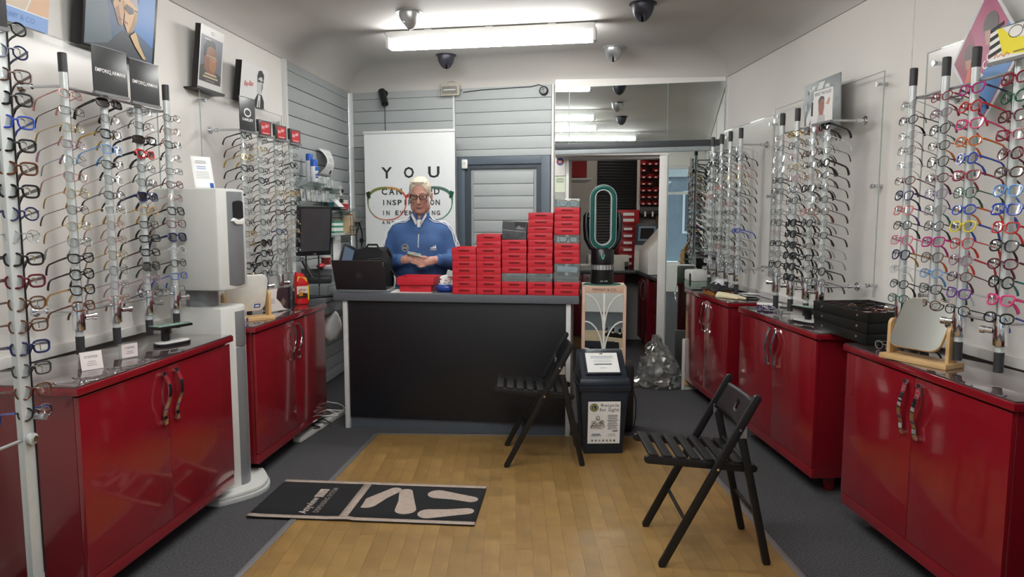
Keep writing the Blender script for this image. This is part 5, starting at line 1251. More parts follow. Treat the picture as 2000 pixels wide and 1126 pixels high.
def art_duo(w, h):
    p = Print().rect(-w / 2 + .015, .012, w / 2 - .02, h - .015, '#2b4a6b')
    p.poly([(-w / 2 + .015, .012), (-.05, .012), (-.12, .25), (-.18, .42), (-w / 2 + .015, .42)], '#4e5d68').poly([(.08, .16), (w / 2 - .02, .1), (w / 2 - .02, .42), (.15, .42)], '#2f6fb4').poly([(.02, .30), (.12, .42), (.06, .42), (-.02, .36)], '#bcd4ea')
    p.poly([(-w / 2 + .015, .012), (.22, .012), (.19, .06), (.10, .15), (0, .13), (-.1, .05)], '#1d2733')
    # two heads in profile with shades
    K = lambda pts: [(x * .95, .02 + z * .80) for x, z in pts]
    p.poly(K([(-.08, .42), (-.10, .33), (-.07, .25), (-.03, .17), (.0, .16), (.01, .24), (.03, .33), (.0, .42)]), '#b58a5c').poly(K([(-.07, .25), (-.03, .17), (.0, .16), (-.02, .22), (-.04, .28)]), '#8a6040').poly(K([(-.09, .40), (-.10, .32), (-.085, .27), (-.06, .33), (-.05, .42)]), '#3b2a20').poly(K([(-.035, .215), (-.005, .205), (-.012, .195), (-.035, .205)]), '#7a4a38')
    p.poly(K([(.0, .42), (.0, .30), (.015, .24), (.01, .19), (.045, .135), (.085, .155), (.11, .21), (.12, .30), (.10, .38), (.06, .42)]), '#c79c6a').poly(K([(.045, .135), (.085, .155), (.11, .21), (.12, .30), (.09, .26), (.07, .19)]), '#94703f').poly(K([(.02, .40), (.06, .415), (.1, .38), (.115, .30), (.08, .32), (.04, .34)]), '#9a929c').poly(K([(.015, .205), (.04, .195), (.042, .185), (.018, .19)]), '#8a5244').oval(.10, .222, .010, .020, '#a87c50')
    p.poly(K([(-.085, .335), (-.03, .30), (-.02, .335), (-.06, .37)]), '#16181c').poly(K([(.005, .275), (.05, .25), (.085, .265), (.075, .295), (.02, .305)]), '#141619').poly(K([(.085, .28), (.115, .285), (.115, .292), (.085, .29)]), '#141619').poly(K([(.03, .39), (.06, .40), (.05, .37)]), '#e6edf4')
    p.poly([(.06, .12), (.10, .15), (.14, .09), (.20, .03), (.17, .03), (.1, .08)], '#c9a878').rect(.13, .33, .17, .385, '#c58a3c'); return p
board_frame(LP, RL, 3.64, 2.338, .55, .43, .055, 'large black framed blue poster of two people in dark glasses on the left wall', art_duo, .12, .03)
def art_port(w, h):
    p = Print().rect(-w / 2, 0, w / 2, h, '#d7d6d2').rect(-w / 2 + .012, .045, w / 2 - .012, h - .055, '#6b6c78')
    p.poly([(-w / 2 + .012, .045), (w / 2 - .012, .045), (w / 2 - .012, .10), (.03, .13), (-.08, .15), (-w / 2 + .012, .13)], '#4a4644')
    p.poly([(-.075, .12), (-.085, .19), (-.08, .25), (-.04, .285), (.02, .28), (.05, .24), (.065, .19), (.075, .165), (.06, .155), (.065, .13), (.05, .10), (.01, .085), (-.03, .10)], '#8a5f47').poly([(-.02, .20), (.05, .2), (.06, .14), (.03, .11), (-.02, .13)], '#a87452')
    p.poly([(-.085, .19), (-.09, .25), (-.05, .30), (.03, .295), (.05, .25), (.0, .265), (-.05, .25), (-.065, .20)], '#1c1a1b').line([(-.06, .20), (.0, .205), (.06, .195)], .004, '#c0b9a8').ring(.03, .193, .024, .016, .003, '#b9b2a2')
    p.text('O', -.018, h - .04, .036, .02, '#3a3a3c').lines(-.09, .10, .18, 2, .018, '#c9b79a', .010).lines(-.07, .06, .14, 1, .012, '#8f8a84', .006).lines(-.10, h - .07, .09, 1, .01, '#cfd0d4', .006); return p
board_frame(LP, RL, 4.50, 2.322, .275, .37, .035, 'portrait poster of a man in thin glasses in a deep frame on the left wall', art_port, .11, .04)
MBs = thing('picture_ledge', 'thin black ledge under the portrait poster', 'ledge', LP(4.50, .0, 2.31), RL)
MB().box(-.16, .17, -.085, 0, 0, .008).build('board', LN, MBs); MB().box(-.16, .17, -.085, -.082, .008, .014).build('lip', LN, MBs)
def art_rb(w, h):
    p = Print().rect(-w / 2, 0, w / 2, h, '#e6e6e4'); k = '#1d1d1f'
    p.poly([(.0, 0), (.17, 0), (.16, .05), (.12, .09), (.06, .095), (.02, .05)], k).poly([(.055, .0), (.105, 0), (.10, .085), (.065, .085)], '#d9d9d7').poly([(.075, 0), (.09, 0), (.086, .05), (.078, .05)], '#3a3a3c')
    p.poly([(.045, .09), (.11, .09), (.125, .16), (.12, .20), (.05, .205), (.035, .15)], '#cfcfcd').poly([(.04, .16), (.03, .21), (.045, .245), (.09, .255), (.13, .23), (.13, .17), (.118, .19), (.10, .21), (.07, .205), (.05, .195)], k).poly([(.04, .17), (.085, .172), (.085, .186), (.04, .186)], '#3a3a3c').poly([(.095, .172), (.125, .172), (.125, .186), (.095, .186)], '#3a3a3c').poly([(.1, .1), (.125, .14), (.12, .17), (.1, .16)], '#8c8c8c')
    p.text('Ray-Ban', -.15, .10, .13, .045, '#c43a3a', .004, .35, .15); return p
board_frame(LP, RL, 5.06, 2.318, .40, .27, .045, 'white poster with red script and a dark haired man in a suit', art_rb, .12, .04)
# ------------------------------------------------------------------ pole signs
def pole_sign(P, rz, t_, off, z, w_, h, label, art, yaw=0, base=M('sign_charcoal', '#3b3c3e', .3)):
    t = thing('rack_sign', label, 'sign', P(t_, off, z), rz + yaw)
    MB().box(-w_ / 2, w_ / 2, -.004, 0, 0, h).build('plate', base, t, bev=.001); art(w_, h).build('lettering', t, (0, -.004, 0))
    MB().box(-w_ / 2 - .002, w_ / 2 + .002, -.0045, .0, h, h + .004).build('top_clip', M('holder_clear_grey', '#77797a', .2), t); MB().box(-w_ / 2, w_ / 2, -.012, .004, -.012, 0).build('holder', M('holder_clear_grey'), t)
def art_ea(w, h): return Print().text('EMPORIO ARMANI', -w * .43, h * .44, w * .86, h * .085, '#e9e9e9', .004).poly([(-.012, h * .45), (0, h * .425), (.012, h * .45), (0, h * .44)], '#e9e9e9')
pole_sign(LP, RL, 3.265, .285, 2.088, .20, .195, 'charcoal sign with white lettering on the second pole of the front left rack', art_ea, -.12)
pole_sign(LP, RL, 3.515, .285, 2.085, .19, .193, 'charcoal sign with white lettering on the third pole of the front left rack', art_ea, -.12)
def art_oak(w, h): return Print().ring(0, h * .56, .038, .027, .009, '#f0f0f0').text('OAKLEY', -w * .36, h * .30, w * .72, h * .085, '#f0f0f0', .03)
pole_sign(LP, RL, 4.535, .295, 2.075, .165, .20, 'charcoal sign with white oval emblem on the nearest pole of the second left rack', art_oak, -.12)
def art_ray(w, h): return Print().rect(-w * .33, .008, w * .40, h - .006, '#c0242c').text('Ray-Ban', -w * .26, h * .34, w * .58, h * .32, '#f2e8e8', .006, .3, .25).rect(-w * .2, .013, w * .3, .018, '#e8c8c8')
for i, (tt, nm) in enumerate(((4.765, 'left one'), (5.01, 'middle one'), (5.255, 'right one'))):
    pole_sign(LP, RL, tt, .30, 2.072, .145, .092, 'small red and charcoal rack sign with white script, %s of three' % nm, art_ray, -.12)
pole_sign(LP, RL, 2.32, .515, 2.145, .17, .20, 'dark sign at the upper left edge on the tall rack', lambda w, h: Print().text('TIFFANY & CO.', -w * .44, h * .45, w * .86, h * .11, '#eeeeee', .004), -.40)
# ------------------------------------------------------------------ things on the left cabinets
def tent(P, rz, t_, off, label, ang, txt):
    t = thing('display_card', label, 'card', P(t_, off, .9185), rz + ang)
    o = MB().box(-.042, .042, -.0012, 0, 0, .075).build('front', M('card_pinkish', '#e2d8d6', .5), t, (0, -.02, .001), (-.22, 0, 0))
    MB().box(-.042, .042, 0, .0012, 0, .075).build('back', M('card_pinkish'), t, (0, .018, .001), (.26, 0, 0))
    Print().text(txt, -.026, .048, .052, .010, '#6a5f5f', .003).lines(-.02, .036, .04, 3, .008, '#a89c9c', .003).build('printing', o, (0, -.0013, 0))
tent(LP, RL, 2.93, .36, 'folded white brand card, nearer one, on the front left cabinet', -.55, 'STEPPER')
t = thing('display_card', 'small white brand card in a clear block on the front left cabinet', 'card', LP(3.16, .37, .9185), RL - .45)
MB().box(-.038, .038, -.012, .012, 0, .07).build('block', acrylic, t, bev=.002); MB().box(-.036, .036, -.0135, -.0125, .006, .066).build('card', M('card_pinkish'), t)
Print().text('STEPPER', -.022, .044, .044, .009, '#7a6f6f', .003).lines(-.018, .034, .036, 2, .008, '#b0a6a6', .003).build('printing', t, (0, -.014, 0))
def tier(P, rz, t_, off, label, ang=0):
    t = thing('display_stand', label, 'stand', P(t_, off, .9185), rz + ang)
    def pill(w, d, n=8): return [(w - d + d * math.cos(a), d * math.sin(a)) for a in [-PI / 2 + PI * i / n for i in range(n + 1)]] + [(-w + d + d * math.cos(a), d * math.sin(a)) for a in [PI / 2 + PI * i / n for i in range(n + 1)]]
    MB().prism(pill(.095, .045), 0, .014, 'z').build('base', blackp, t, bev=.002); MB().prism(pill(.090, .040), .014, .018, 'z').build('base_pad', M('pad_white', '#dcdcd8', .4), t)
    MB().box(-.03, .0, .015, .04, .018, .085).build('post', blackp, t); MB().box(-.095, .095, -.035, .05, .085, .098).build('upper_tray', blackp, t, bev=.002)
    MB().box(-.09, .09, -.03, .045, .098, .102).build('glass_plate', M('green_glass', '#8fb5a6', .05, var=.02, coat=1), t, bev=.001)
tier(LP, RL, 3.50, .37, 'black two tier stand with glass plate on the front left cabinet', -.35)
tier(RP, RR, 4.16, .30, 'black two tier stand with glass plate beside the black trays', .35)
def table_mirror(P, rz, t_, off, label, ang, w_, h, tiltx, rolly, back=False):
    t = thing('table_mirror', label, 'mirror', P(t_, off, .9185), rz + ang)
    MB().box(-.155, .155, -.06, .06, 0, .022).build('base', wood_m, t, bev=.003)
    for s in (-1, 1): MB().prism([(-.028, .022), (.028, .022), (.028, .15)] + [(.028 * math.cos(PI * i / 8), .15 + .028 * math.sin(PI * i / 8)) for i in range(1, 8)] + [(-.028, .15)], s * .135 - .008, s * .135 + .008, 'x').build('upright', wood_m, t, bev=.002)
    n = 8; r = .045; poly = []
    for cx, cz, a0 in ((w_ / 2 - r, h / 2 - r, 0), (-w_ / 2 + r, h / 2 - r, PI / 2), (-w_ / 2 + r, -h / 2 + r, PI), (w_ / 2 - r, -h / 2 + r, 1.5 * PI)):
        poly += [(cx + r * math.cos(a0 + PI / 2 * i / n), cz + r * math.sin(a0 + PI / 2 * i / n)) for i in range(n + 1)]
    o = MB().prism(poly, -.006, .006, 'y').build('panel', M('mirror_back_white', '#e6e7e2', .35) if back else wood_m, t, (0, 0, .165), (tiltx, rolly, 0), bev=.001)
    if back:
        Print(.0006).rect(-.02, -.014, .02, .014, '#3566b0').rect(-.012, -.006, .012, .006, '#e8eef6').build('sticker', o, (w_ * .30, -.0065, -h * .36))
        MB().prism([(x * .985, z * .985) for x, z in poly], .0062, .0075, 'y').build('glass', mirror_m, o)
    else: MB().prism([(x * .985, z * .985) for x, z in poly], -.0075, -.0062, 'y').build('glass', mirror_m, o, smooth=False)
    for s in (-1, 1): MB().cyl((s * .126, 0, .165), (s * .150, 0, .165), .009, n=12).build('pivot', M('pivot_brass', '#b9b29c', .3, .6), t)
table_mirror(RP, RR, 3.035, .330, 'wooden table mirror on the front right cabinet', .38, .235, .235, -.50, 0)
table_mirror(LP, RL, 4.30, .36, 'white backed wooden table mirror beside the sanitiser stand', -.75, .25, .24, .35, 0, True)
t = thing('photo_holder', 'clear block with a model photograph on the second left cabinet', 'photo frame', LP(4.72, .375, .9185), RL - .32)
MB().box(-.125, .105, -.014, .014, 0, .165).build('block', acrylic, t, bev=.002)
Print().rect(-.115, .008, .07, .155, '#e3dad6').poly([(-.02, .155), (.07, .155), (.07, .008), (.03, .02), (.0, .06), (-.035, .09), (-.03, .13)], '#3f3034').poly([(.0, .06), (.03, .09), (.05, .06), (.03, .03)], '#7a6258').lines(-.10, .09, .05, 3, .012, '#9a8f8c', .004).rect(.07, .008, .098, .155, '#241d26').build('photograph', t, (0, -.0148, 0))
t = thing('spray_bottle', 'red and yellow cleaner bottle at the far end of the second left cabinet', 'bottle', LP(5.13, .365, .9185), RL - .9)
bo = MB()
def bsh(u, v):
    prof = [(0, .92), (.04, 1.0), (.30, .96), (.55, 1.0), (.62, 1.0), (.70, .98), (1, .60)]
    for (v0, a), (v1, b) in zip(prof, prof[1:]):
        if v0 <= v <= v1: r = a + (b - a) * (v - v0) / (v1 - v0); break
    a_ = 2 * PI * u; sq = lambda c: math.copysign(abs(c) ** .75, c)
    return (.050 * sq(math.cos(a_)) * r - .016 * max(0, v - .7) / .3, .032 * sq(math.sin(a_)) * r, .225 * v - .03 * max(0, v - .75) * math.cos(a_) )
bo.grid(bsh, 28, 24).add([bsh(i / 28, 1) for i in range(28)], [tuple(range(28))])
bo.build('body', M('bottle_red', '#c41f22', .25, var=.05), t)
Print(.0005).rect(-.042, .045, .042, .13, '#d8cfc4').poly([(-.042, .045), (.042, .045), (.042, .075), (-.01, .085), (-.042, .07)], '#3a1d16').poly([(-.03, .06), (.0, .06), (.0, .085), (-.03, .09)], '#c8841e').line([(-.03, .095), (-.015, .112), (-.02, .095), (.0, .11), (.005, .095), (.022, .108)], .006, '#b02a22').rect(.034, .03, .044, .135, '#e8c52a').build('label_print', t, (0, -.0335, 0))
Print(.0005).poly([(-.038, .165), (.034, .155), (.03, .19), (-.03, .20)], '#e8c21e').rect(-.02, .172, .02, .184, '#c9542a').build('cap_print', t, (0, -.034, 0), (-.05, 0, 0))
t = thing('clear_bottle', 'clear pump bottle behind the sanitiser stand', 'bottle', LP(4.22, .22, .9185), RL)
MB().lathe([(.03, 0), (.032, .005), (.032, .09), (.014, .12), (.014, .135)], 20).build('body', acrylic, t); MB().lathe([(.016, .135), (.016, .16)], 16).build('cap', M('cap_white', '#dcdcd8', .4), t)
# ------------------------------------------------------------------ clear shelves and stock on the left slatted boarding
def acr_shelf(t0, t1, z, d, label, lip=.04):
    t = thing('clear_shelf', label, 'shelf', LP((t0 + t1) / 2, .026, z), RL); h = (t1 - t0) / 2
    MB().box(-h, h, -d, 0, -.004, 0).build('plate', acrylic, t); MB().box(-h, h, -d, -d + .003, 0, lip).build('front_lip', acrylic, t); MB().box(-h, h, -.003, 0, -.03, .03).build('back_plate', acrylic, t)
    for s in (-1, 1): MB().prism([(-d, -.004), (0, -.004), (0, -.05)], s * h - .002, s * h + .002, 'x').build('bracket', acr_edge, t)
    return t
acr_shelf(5.90, 6.30, 1.83, .12, 'clear acrylic shelf carrying the blue capped spray cans')
acr_shelf(6.32, 6.74, 1.80, .10, 'clear acrylic leaflet shelf below the curled paper', .07)
acr_shelf(5.90, 6.62, 1.672, .10, 'long clear acrylic leaflet shelf above the monitor', .07)
acr_shelf(6.52, 6.98, 1.60, .14, 'clear acrylic shelf of small boxes and bottles by the corner', .02)
acr_shelf(6.45, 6.95, 1.37, .12, 'lower clear acrylic shelf with a green and white box', .03)
def can(t_, off, z, label, h):
    t = thing('spray_can', label, 'spray can', LP(t_, off, z), RL - .5, 'blue capped spray cans')
    MB().lathe([(.030, 0), (.032, .004), (.032, h), (.027, h + .012)], 22).build('body', M('can_white', '#dcdfe4', .3), t)
    MB().lathe([(.030, h + .004), (.030, h + .055), (.026, h + .062)], 22).build('cap', M('can_blue', '#1f57b8', .3), t)
    Print(.0005).rect(-.016, .05, .02, .062, '#2d3b94').rect(-.016, .03, .012, .042, '#2d3b94').rect(.0, .066, .012, .075, '#2d3b94').rect(-.018, h - .03, .02, h + .002, '#2f66bd').build('printing', t, (0, -.0325, 0))
can(6.02, .10, 1.831, 'blue capped spray can at the back of the clear shelf', .17); can(5.98, .115 + .04, 1.831, 'shorter blue capped spray can at the front of the clear shelf', .12)
t = thing('curled_paper', 'curled white printed sheet pinned to the slatted wall', 'paper', LP(6.50, .03, 1.91), RL)
curl = lambda x, z: -.018 - .085 * math.sin(PI * max(0, min(1, z / .235))) * (1 - .55 * max(0, min(1, (x + .15) / .30)))
MB().grid(lambda u, v: (-.15 + .30 * u, curl(-.15 + .30 * u, .235 * v), .235 * v), 12, 12).build('sheet', paper, t, solid=.001)
o = Print(.0003).lines(-.08, .20, .15, 2, .016, '#a9acb0', .004).lines(-.09, .15, .16, 2, .018, '#9aa8cc', .007).lines(-.09, .10, .16, 3, .016, '#c2c4c6', .003).rect(.06, .02, .11, .05, '#2a2b2d').build('printing', t)
for v in o.data.vertices: v.co.y += curl(v.co.x, v.co.z) - .001
leaf_c = ['#c6c9ca', '#b4b8ba', '#d4d5d4', '#9ea3a6', '#c9c4be']
def leaflet(t_, z, w_, h, i, label, off=.06):
    t = thing('leaflet', label, 'leaflet', LP(t_, off, z), RL, 'leaflets on the clear wall shelves')
    MB().box(-w_ / 2, w_ / 2, -.004, 0, 0, h).build('card', M('leaflet_%d' % (i % 5), leaf_c[i % 5], .5), t, rot=(-.12, 0, 0))
    Print(.0004).poly([(-w_ * .4, h * .2), (w_ * .1, h * .2), (w_ * .4, h * .8), (-w_ * .1, h * .8)], ['#8b9093', '#e6e6e4', '#7d8286', '#dedfdd', '#a7968a'][i % 5]).build('printing', t, (0, -.004, 0), (-.12, 0, 0))
for i in range(4): leaflet(6.38 + i * .095, 1.801, .075, .10, i, 'pale leaflet, %s from the left, below the curled paper' % ORD[i])
for i in range(6): leaflet(5.97 + i * .115, 1.673, .09, .10, i + 2, 'grey leaflet, %s from the left, on the shelf above the monitor' % ORD[i])
for i, (tt, w_, d_, h_, c_, nm, lb) in enumerate([(6.57, .06, .04, .11, '#1f7f88', 'product_box', 'teal product box on the corner shelf'), (6.63, .035, .035, .08, '#e4e2de', 'product_box', 'small white product box on the corner shelf'), (6.68, .05, .04, .12, '#c9c8c4', 'product_box', 'tall pale product box on the corner shelf'), (6.75, .04, .035, .09, '#1b1b1f', 'product_box', 'small black product box on the corner shelf'), (6.80, .035, .035, .11, '#23252c', 'product_box', 'tall black product box on the corner shelf'), (6.90, .06, .05, .10, '#d8d2c4', 'product_box', 'cream product box on the corner shelf')]):
    t = thing(nm, lb, 'box', LP(tt, .09, 1.6005), RL); MB().box(-w_ / 2, w_ / 2, -d_ / 2, d_ / 2, 0, h_).build('carton', M('carton_%d' % i, c_, .4), t, bev=.002); MB().box(-w_ * .3, w_ * .3, -d_ / 2 - .001, -d_ / 2, h_ * .25, h_ * .6).build('panel', M('carton_panel_%d' % (i % 2), ['#e8e6e0', '#9aa0a4'][i % 2], .5), t)
t = thing('candy_tub', 'small red wrapped tub on the corner shelf', 'tub', LP(6.70, .155, 1.6005), RL); MB().lathe([(.035, 0), (.045, .055), (.04, .06)], 18).build('tub', M('tub_red', '#a8323c', .35, var=.4, vscale=60), t); MB().lathe([(.042, .06), (.042, .068)], 18).build('lid', M('tub_lid', '#d8c0b8', .4), t)
t = thing('card_reader', 'black card terminal lying on the left end of the corner shelf', 'card reader', LP(6.55, .155, 1.6005), RL - .3); MB().box(-.04, .04, -.05, .05, 0, .03).build('body', rubber, t, bev=.008); MB().box(-.034, .034, -.05, .09, 0, .006).build('paper_roll', paper, t, (0, -.01, .045), (.7, 0, 0))
# wooden sticks / envelopes in a wire rack by the corner
t = thing('wire_rack', 'black wire rack holding envelopes and files in the corner', 'rack', LP(7.02, .03, 1.36), RL)
for x in (-.1, 0, .1): MB().tube([(x, 0, 0), (x, -.10, 0), (x, -.10, .09)], .0025, 5).build('wire', rubber, t)
for z, y in ((.0, -.1), (.09, -.1), (.05, -.1)): MB().tube([(-.11, y, z), (.11, y, z)], .0025, 5).build('wire', rubber, t)
for i in range(6):
    e = thing('envelope', 'tan or cream envelope, %s from the left, in the corner wire rack' % ORD[i], 'envelope', LP(6.93 + i * .034, .085, 1.364), RL, 'envelopes in the corner wire rack')
    MB().box(-.002, .002, -.03, .03, 0, .17 + .02 * (i % 3)).build('paper', M('env_%d' % (i % 3), ['#c9b08a', '#dcd6c8', '#b98e66'][i % 3], .7), e, rot=(0, .10 - .06 * i, 0)); MB().box(.002, .0026, -.026, .026, .12, .165).build('flap', M('env_1', '#dcd6c8', .7), e, rot=(0, .10 - .06 * i, 0))
t = thing('hanging_lanyard', 'black cord with buckle hanging in the corner beside the banner', 'lanyard', BP(.10, .05, 1.48), RB_)
MB().tube([(0, 0, 0), (-.03, -.01, -.12), (-.02, -.02, -.30), (.0, -.02, -.36), (.03, -.02, -.28), (.035, -.01, -.1), (0, 0, 0)], .006, 6).build('cord', rubber, t); MB().box(.015, .05, -.03, -.01, -.20, -.16).build('buckle', M('slate_plastic'), t, bev=.004)
t = thing('glass_dome', 'clear glass jar on the small shelf in the corner', 'jar', BP(.09, .10, 1.50), RB_); MB().lathe([(.045, 0), (.05, .01), (.05, .08), (.03, .115), (.004, .125)], 20).build('glass', acrylic, t); MB().lathe([(.052, 0), (.052, .008)], 20).build('base', M('tan_base', '#b79a78', .6), t, (0, 0, -.008)); MB().box(-.05, .05, -.055, .08, -.012, -.008).build('plate', acrylic, t)
t = thing('gift_box', 'white box with green bands on the lower clear shelf', 'box', LP(6.62, .09, 1.371), RL - .3)
MB().box(-.07, .07, -.04, .04, 0, .13).build('carton', M('gift_white', '#dfe3e0', .5), t, bev=.003)
for z in (.02, .07, .112): MB().box(-.0705, .0705, -.0405, .0405, z, z + .018).build('band', M('gift_green', '#3c8f6c', .5), t)
for i, (tt, z, w_, h_, lb) in enumerate([(6.78, 1.372, .08, .13, 'white leaflet beside the green banded box'), (6.86, 1.372, .07, .11, 'small white card at the end of the lower clear shelf')]): leaflet(tt, z, w_, h_, i + 2, lb)
t = thing('paper_notice', 'white paper hanging from the slatted wall under the lower shelf', 'paper', LP(6.80, .02, 1.10), RL); MB().grid(lambda u, v: (-.11 + .22 * u, -.02 - .02 * math.sin(PI * u), .27 * v), 6, 4).build('sheet', paper, t, solid=.001); Print().lines(-.06, .22, .12, 5, .02, '#b5b8ba', .004).build('printing', t, (0, -.042, 0))
t = thing('wall_socket', 'small white timer switch on the slatted wall by the corner', 'switch', LP(6.98, .026, 1.79), RL); MB().box(-.03, .03, -.012, 0, -.05, .05).build('plate', M('mug_white'), t, bev=.003); MB().lathe([(.02, 0), (.016, .014)], 16).build('dial', M('slate_plastic'), t, (0, -.012, 0), (PI / 2, 0, 0))
# bags and leads on the floor between desk and left cabinet
t = thing('carrier_bag', 'crumpled white carrier bag hanging between the left cabinet and the desk', 'bag', LP(5.60, .40, .56), .3); rb = random.Random(3)
bgm = MB().ball((0, 0, .13), (.085, .07, .125), 18, 12); bgm.v = [(x + rb.uniform(-.008, .008), y + rb.uniform(-.008, .008), z + rb.uniform(-.006, .006)) for x, y, z in bgm.v]; bgm.build('film', M('bag_white', '#e4e4e2', .5), t)
MB().tube([(-.03, 0, .25), (-.02, 0, .31), (.02, 0, .31), (.03, 0, .25)], .005, 6).build('handle_loop', M('bag_white'), t)
t = thing('extension_lead', 'white extension socket strip on the floor behind the left cabinet', 'socket strip', (-1.42, 5.02, .0), RL - .1); MB().box(-.30, .42, -.03, .03, .0, .035).build('strip', M('mug_white'), t, bev=.006)
for i in range(5): MB().box(-.22 + i * .12, -.16 + i * .12, -.02, .02, .035, .037).build('socket', M('lip_white', '#e6e6e2', .35), t)
rc = random.Random(11)
for i, (rad, mt_, lb) in enumerate(((.005, rubber, 'thick black power cable looped on the floor beside the desk end'), (.0035, M('cable_grey', '#6a6c6e', .5), 'thin grey cable tangled beside the desk end'), (.004, M('mug_white'), 'white cable running under the left cabinet to the socket strip'))):
    p = [Vector((-1.40 + rc.uniform(-.10, .12), 4.85 + .10 * k + rc.uniform(-.1, .1), .03 + .03 * i + rc.uniform(-.01, .03))) for k in range(7)]; pts = []
    for k in range(len(p) - 1):
        for q in range(5): pts.append(p[k].lerp(p[k + 1], q / 5) + Vector((.03 * math.sin(PI * q / 5) * (-1) ** k, 0, 0)))
    tag(MB().tube(pts, rad, 6).build('power_cable', mt_), lb, 'cable', 'cables beside the desk end')
# ------------------------------------------------------------------ mirror plinth and fan
t = thing('mirror_plinth', 'pale wooden display plinth with an arched mirror front beside the desk', 'display plinth', (.637, 4.85, 0), -.085)
pw2 = M('blush_wood', '#c9a894', .5, var=.05); W2 = .152
MB().box(-W2, W2, .012, .30, 0, 1.065).build('body', M('cream_side', '#d6ccb6', .5), t, bev=.003)
MB().box(-W2, -W2 + .022, -.006, .012, 0, 1.065).box(W2 - .022, W2, -.006, .012, 0, 1.065).box(-W2 + .022, W2 - .022, -.006, .012, 1.02, 1.065).box(-W2 + .022, W2 - .022, -.006, .012, 0, .03).build('frame', pw2, t, bev=.002)
MB().add([(-W2 + .022, .004, .03), (W2 - .022, .004, .03), (W2 - .022, .004, 1.02), (-W2 + .022, .004, 1.02)], [(0, 1, 2, 3)]).build('mirror', mirror_m, t, smooth=False)
tr_w = M('arch_white', '#dcdcd6', .4)
MB().box(-.007, .007, -.004, .004, .03, 1.02).build('stem', tr_w, t)
for z0 in (.77, .58, .39, .20):
    for s in (-1, 1):
        MB().tube([(s * (.005 + .124 * (1 - math.cos(q))), -.001, z0 + .24 * math.sin(q)) for q in [PI / 2 * k / 8 for k in range(9)]], .0055, 6).build('arch_bar', tr_w, t)
Print().text('TIFFANY & CO.', -.085, 1.034, .17, .018, '#2a241e', .004).build('lettering', t, (0, -.0065, 0))
tag(MB().lathe([(.13, 0), (.132, .004), (.125, .007)], 32, sx=1, sy=.8).build('display_pad', M('teal_felt', '#3f6d66', .7), None, (.640, 5.0, 1.065)), 'flat green oval pad under the fan on the plinth', 'pad')
fan = thing('bladeless_fan', 'black and green bladeless fan with an oval loop on the plinth', 'fan', (.640, 5.0, 1.073), -.085)
fb = M('fan_black', '#101113', .32); fg = M('fan_green', '#12564b', .28, .3); fs_ = M('fan_silver', '#c2c6c6', .3, .6)
MB().lathe([(.080, 0), (.082, .01), (.080, .09), (.0805, .1)], 32).build('lower_base', fb, fan)
o = MB().lathe([(.077, .1), (.077, .135)], 32).build('grille', fs_, fan)
for i in range(20): MB().box(-.0015, .0015, -.0785, -.076, .1, .135).build('grille_bar', fb, o, rot=(0, 0, 2 * PI * i / 20))
MB().lathe([(.080, .135), (.082, .15), (.081, .235), (.070, .25), (.03, .262)], 32).build('upper_base', fb, fan)
Print(.0005).line([(-.012, .210), (-.002, .175)], .006, '#35b7a4').line([(.012, .210), (.003, .175)], .004, '#7fd0c6').build('emblem', fan, (0, -.083, 0))
for x in (-.012, .0, .018, .03): MB().cyl((x, -.081, .022), (x, -.083, .022), .0045, n=10).build('button', fs_, fan)
def stad(rx, hz, zc, n=12): return [(rx * math.cos(PI * i / n), zc + hz + rx * math.sin(PI * i / n)) for i in range(n + 1)] + [(-rx * math.cos(PI * i / n), zc - hz - rx * math.sin(PI * i / n)) for i in range(n + 1)]
def ringp(mb, ro, ri, hz, zc, y0, y1):
    A = stad(ro, hz, zc); B = stad(ri, hz, zc); n = len(A); vs = []
    for y in (y0, y1): vs += [(x, y, z) for x, z in A] + [(x, y, z) for x, z in B]
    fs = []
    for i in range(n):
        j = (i + 1) % n; fs += [(i, j, n + j, n + i), (2 * n + i, 3 * n + i, 3 * n + j, 2 * n + j), (i, 2 * n + i, 2 * n + j, j), (n + i, n + j, 3 * n + j, 3 * n + i)]
    return mb.add(vs, fs)
ZC = .465
ringp(MB(), .091, .059, .135, ZC, -.055, .045).build('loop', fg, fan, bev=.004)
ringp(MB(), .0925, .0895, .135, ZC, -.058, -.050).build('outer_trim', fs_, fan); ringp(MB(), .0595, .053, .135, ZC, -.058, .046).build('inner_trim', fs_, fan)
yk = []
for s in (-1, 1):
    MB().tube([(s * .030, .0, .235), (s * .075, .0, .262), (s * .108, 0, .32), (s * .117, 0, .40), (s * .117, 0, .475), (s * .108, 0, .50)], [.030, .030, .026, .022, .021, .012], 10).build('side_arm', fb, fan)
    MB().cyl((s * .088, 0, .47), (s * .112, 0, .47), .016, n=14).build('pivot', fb, fan)
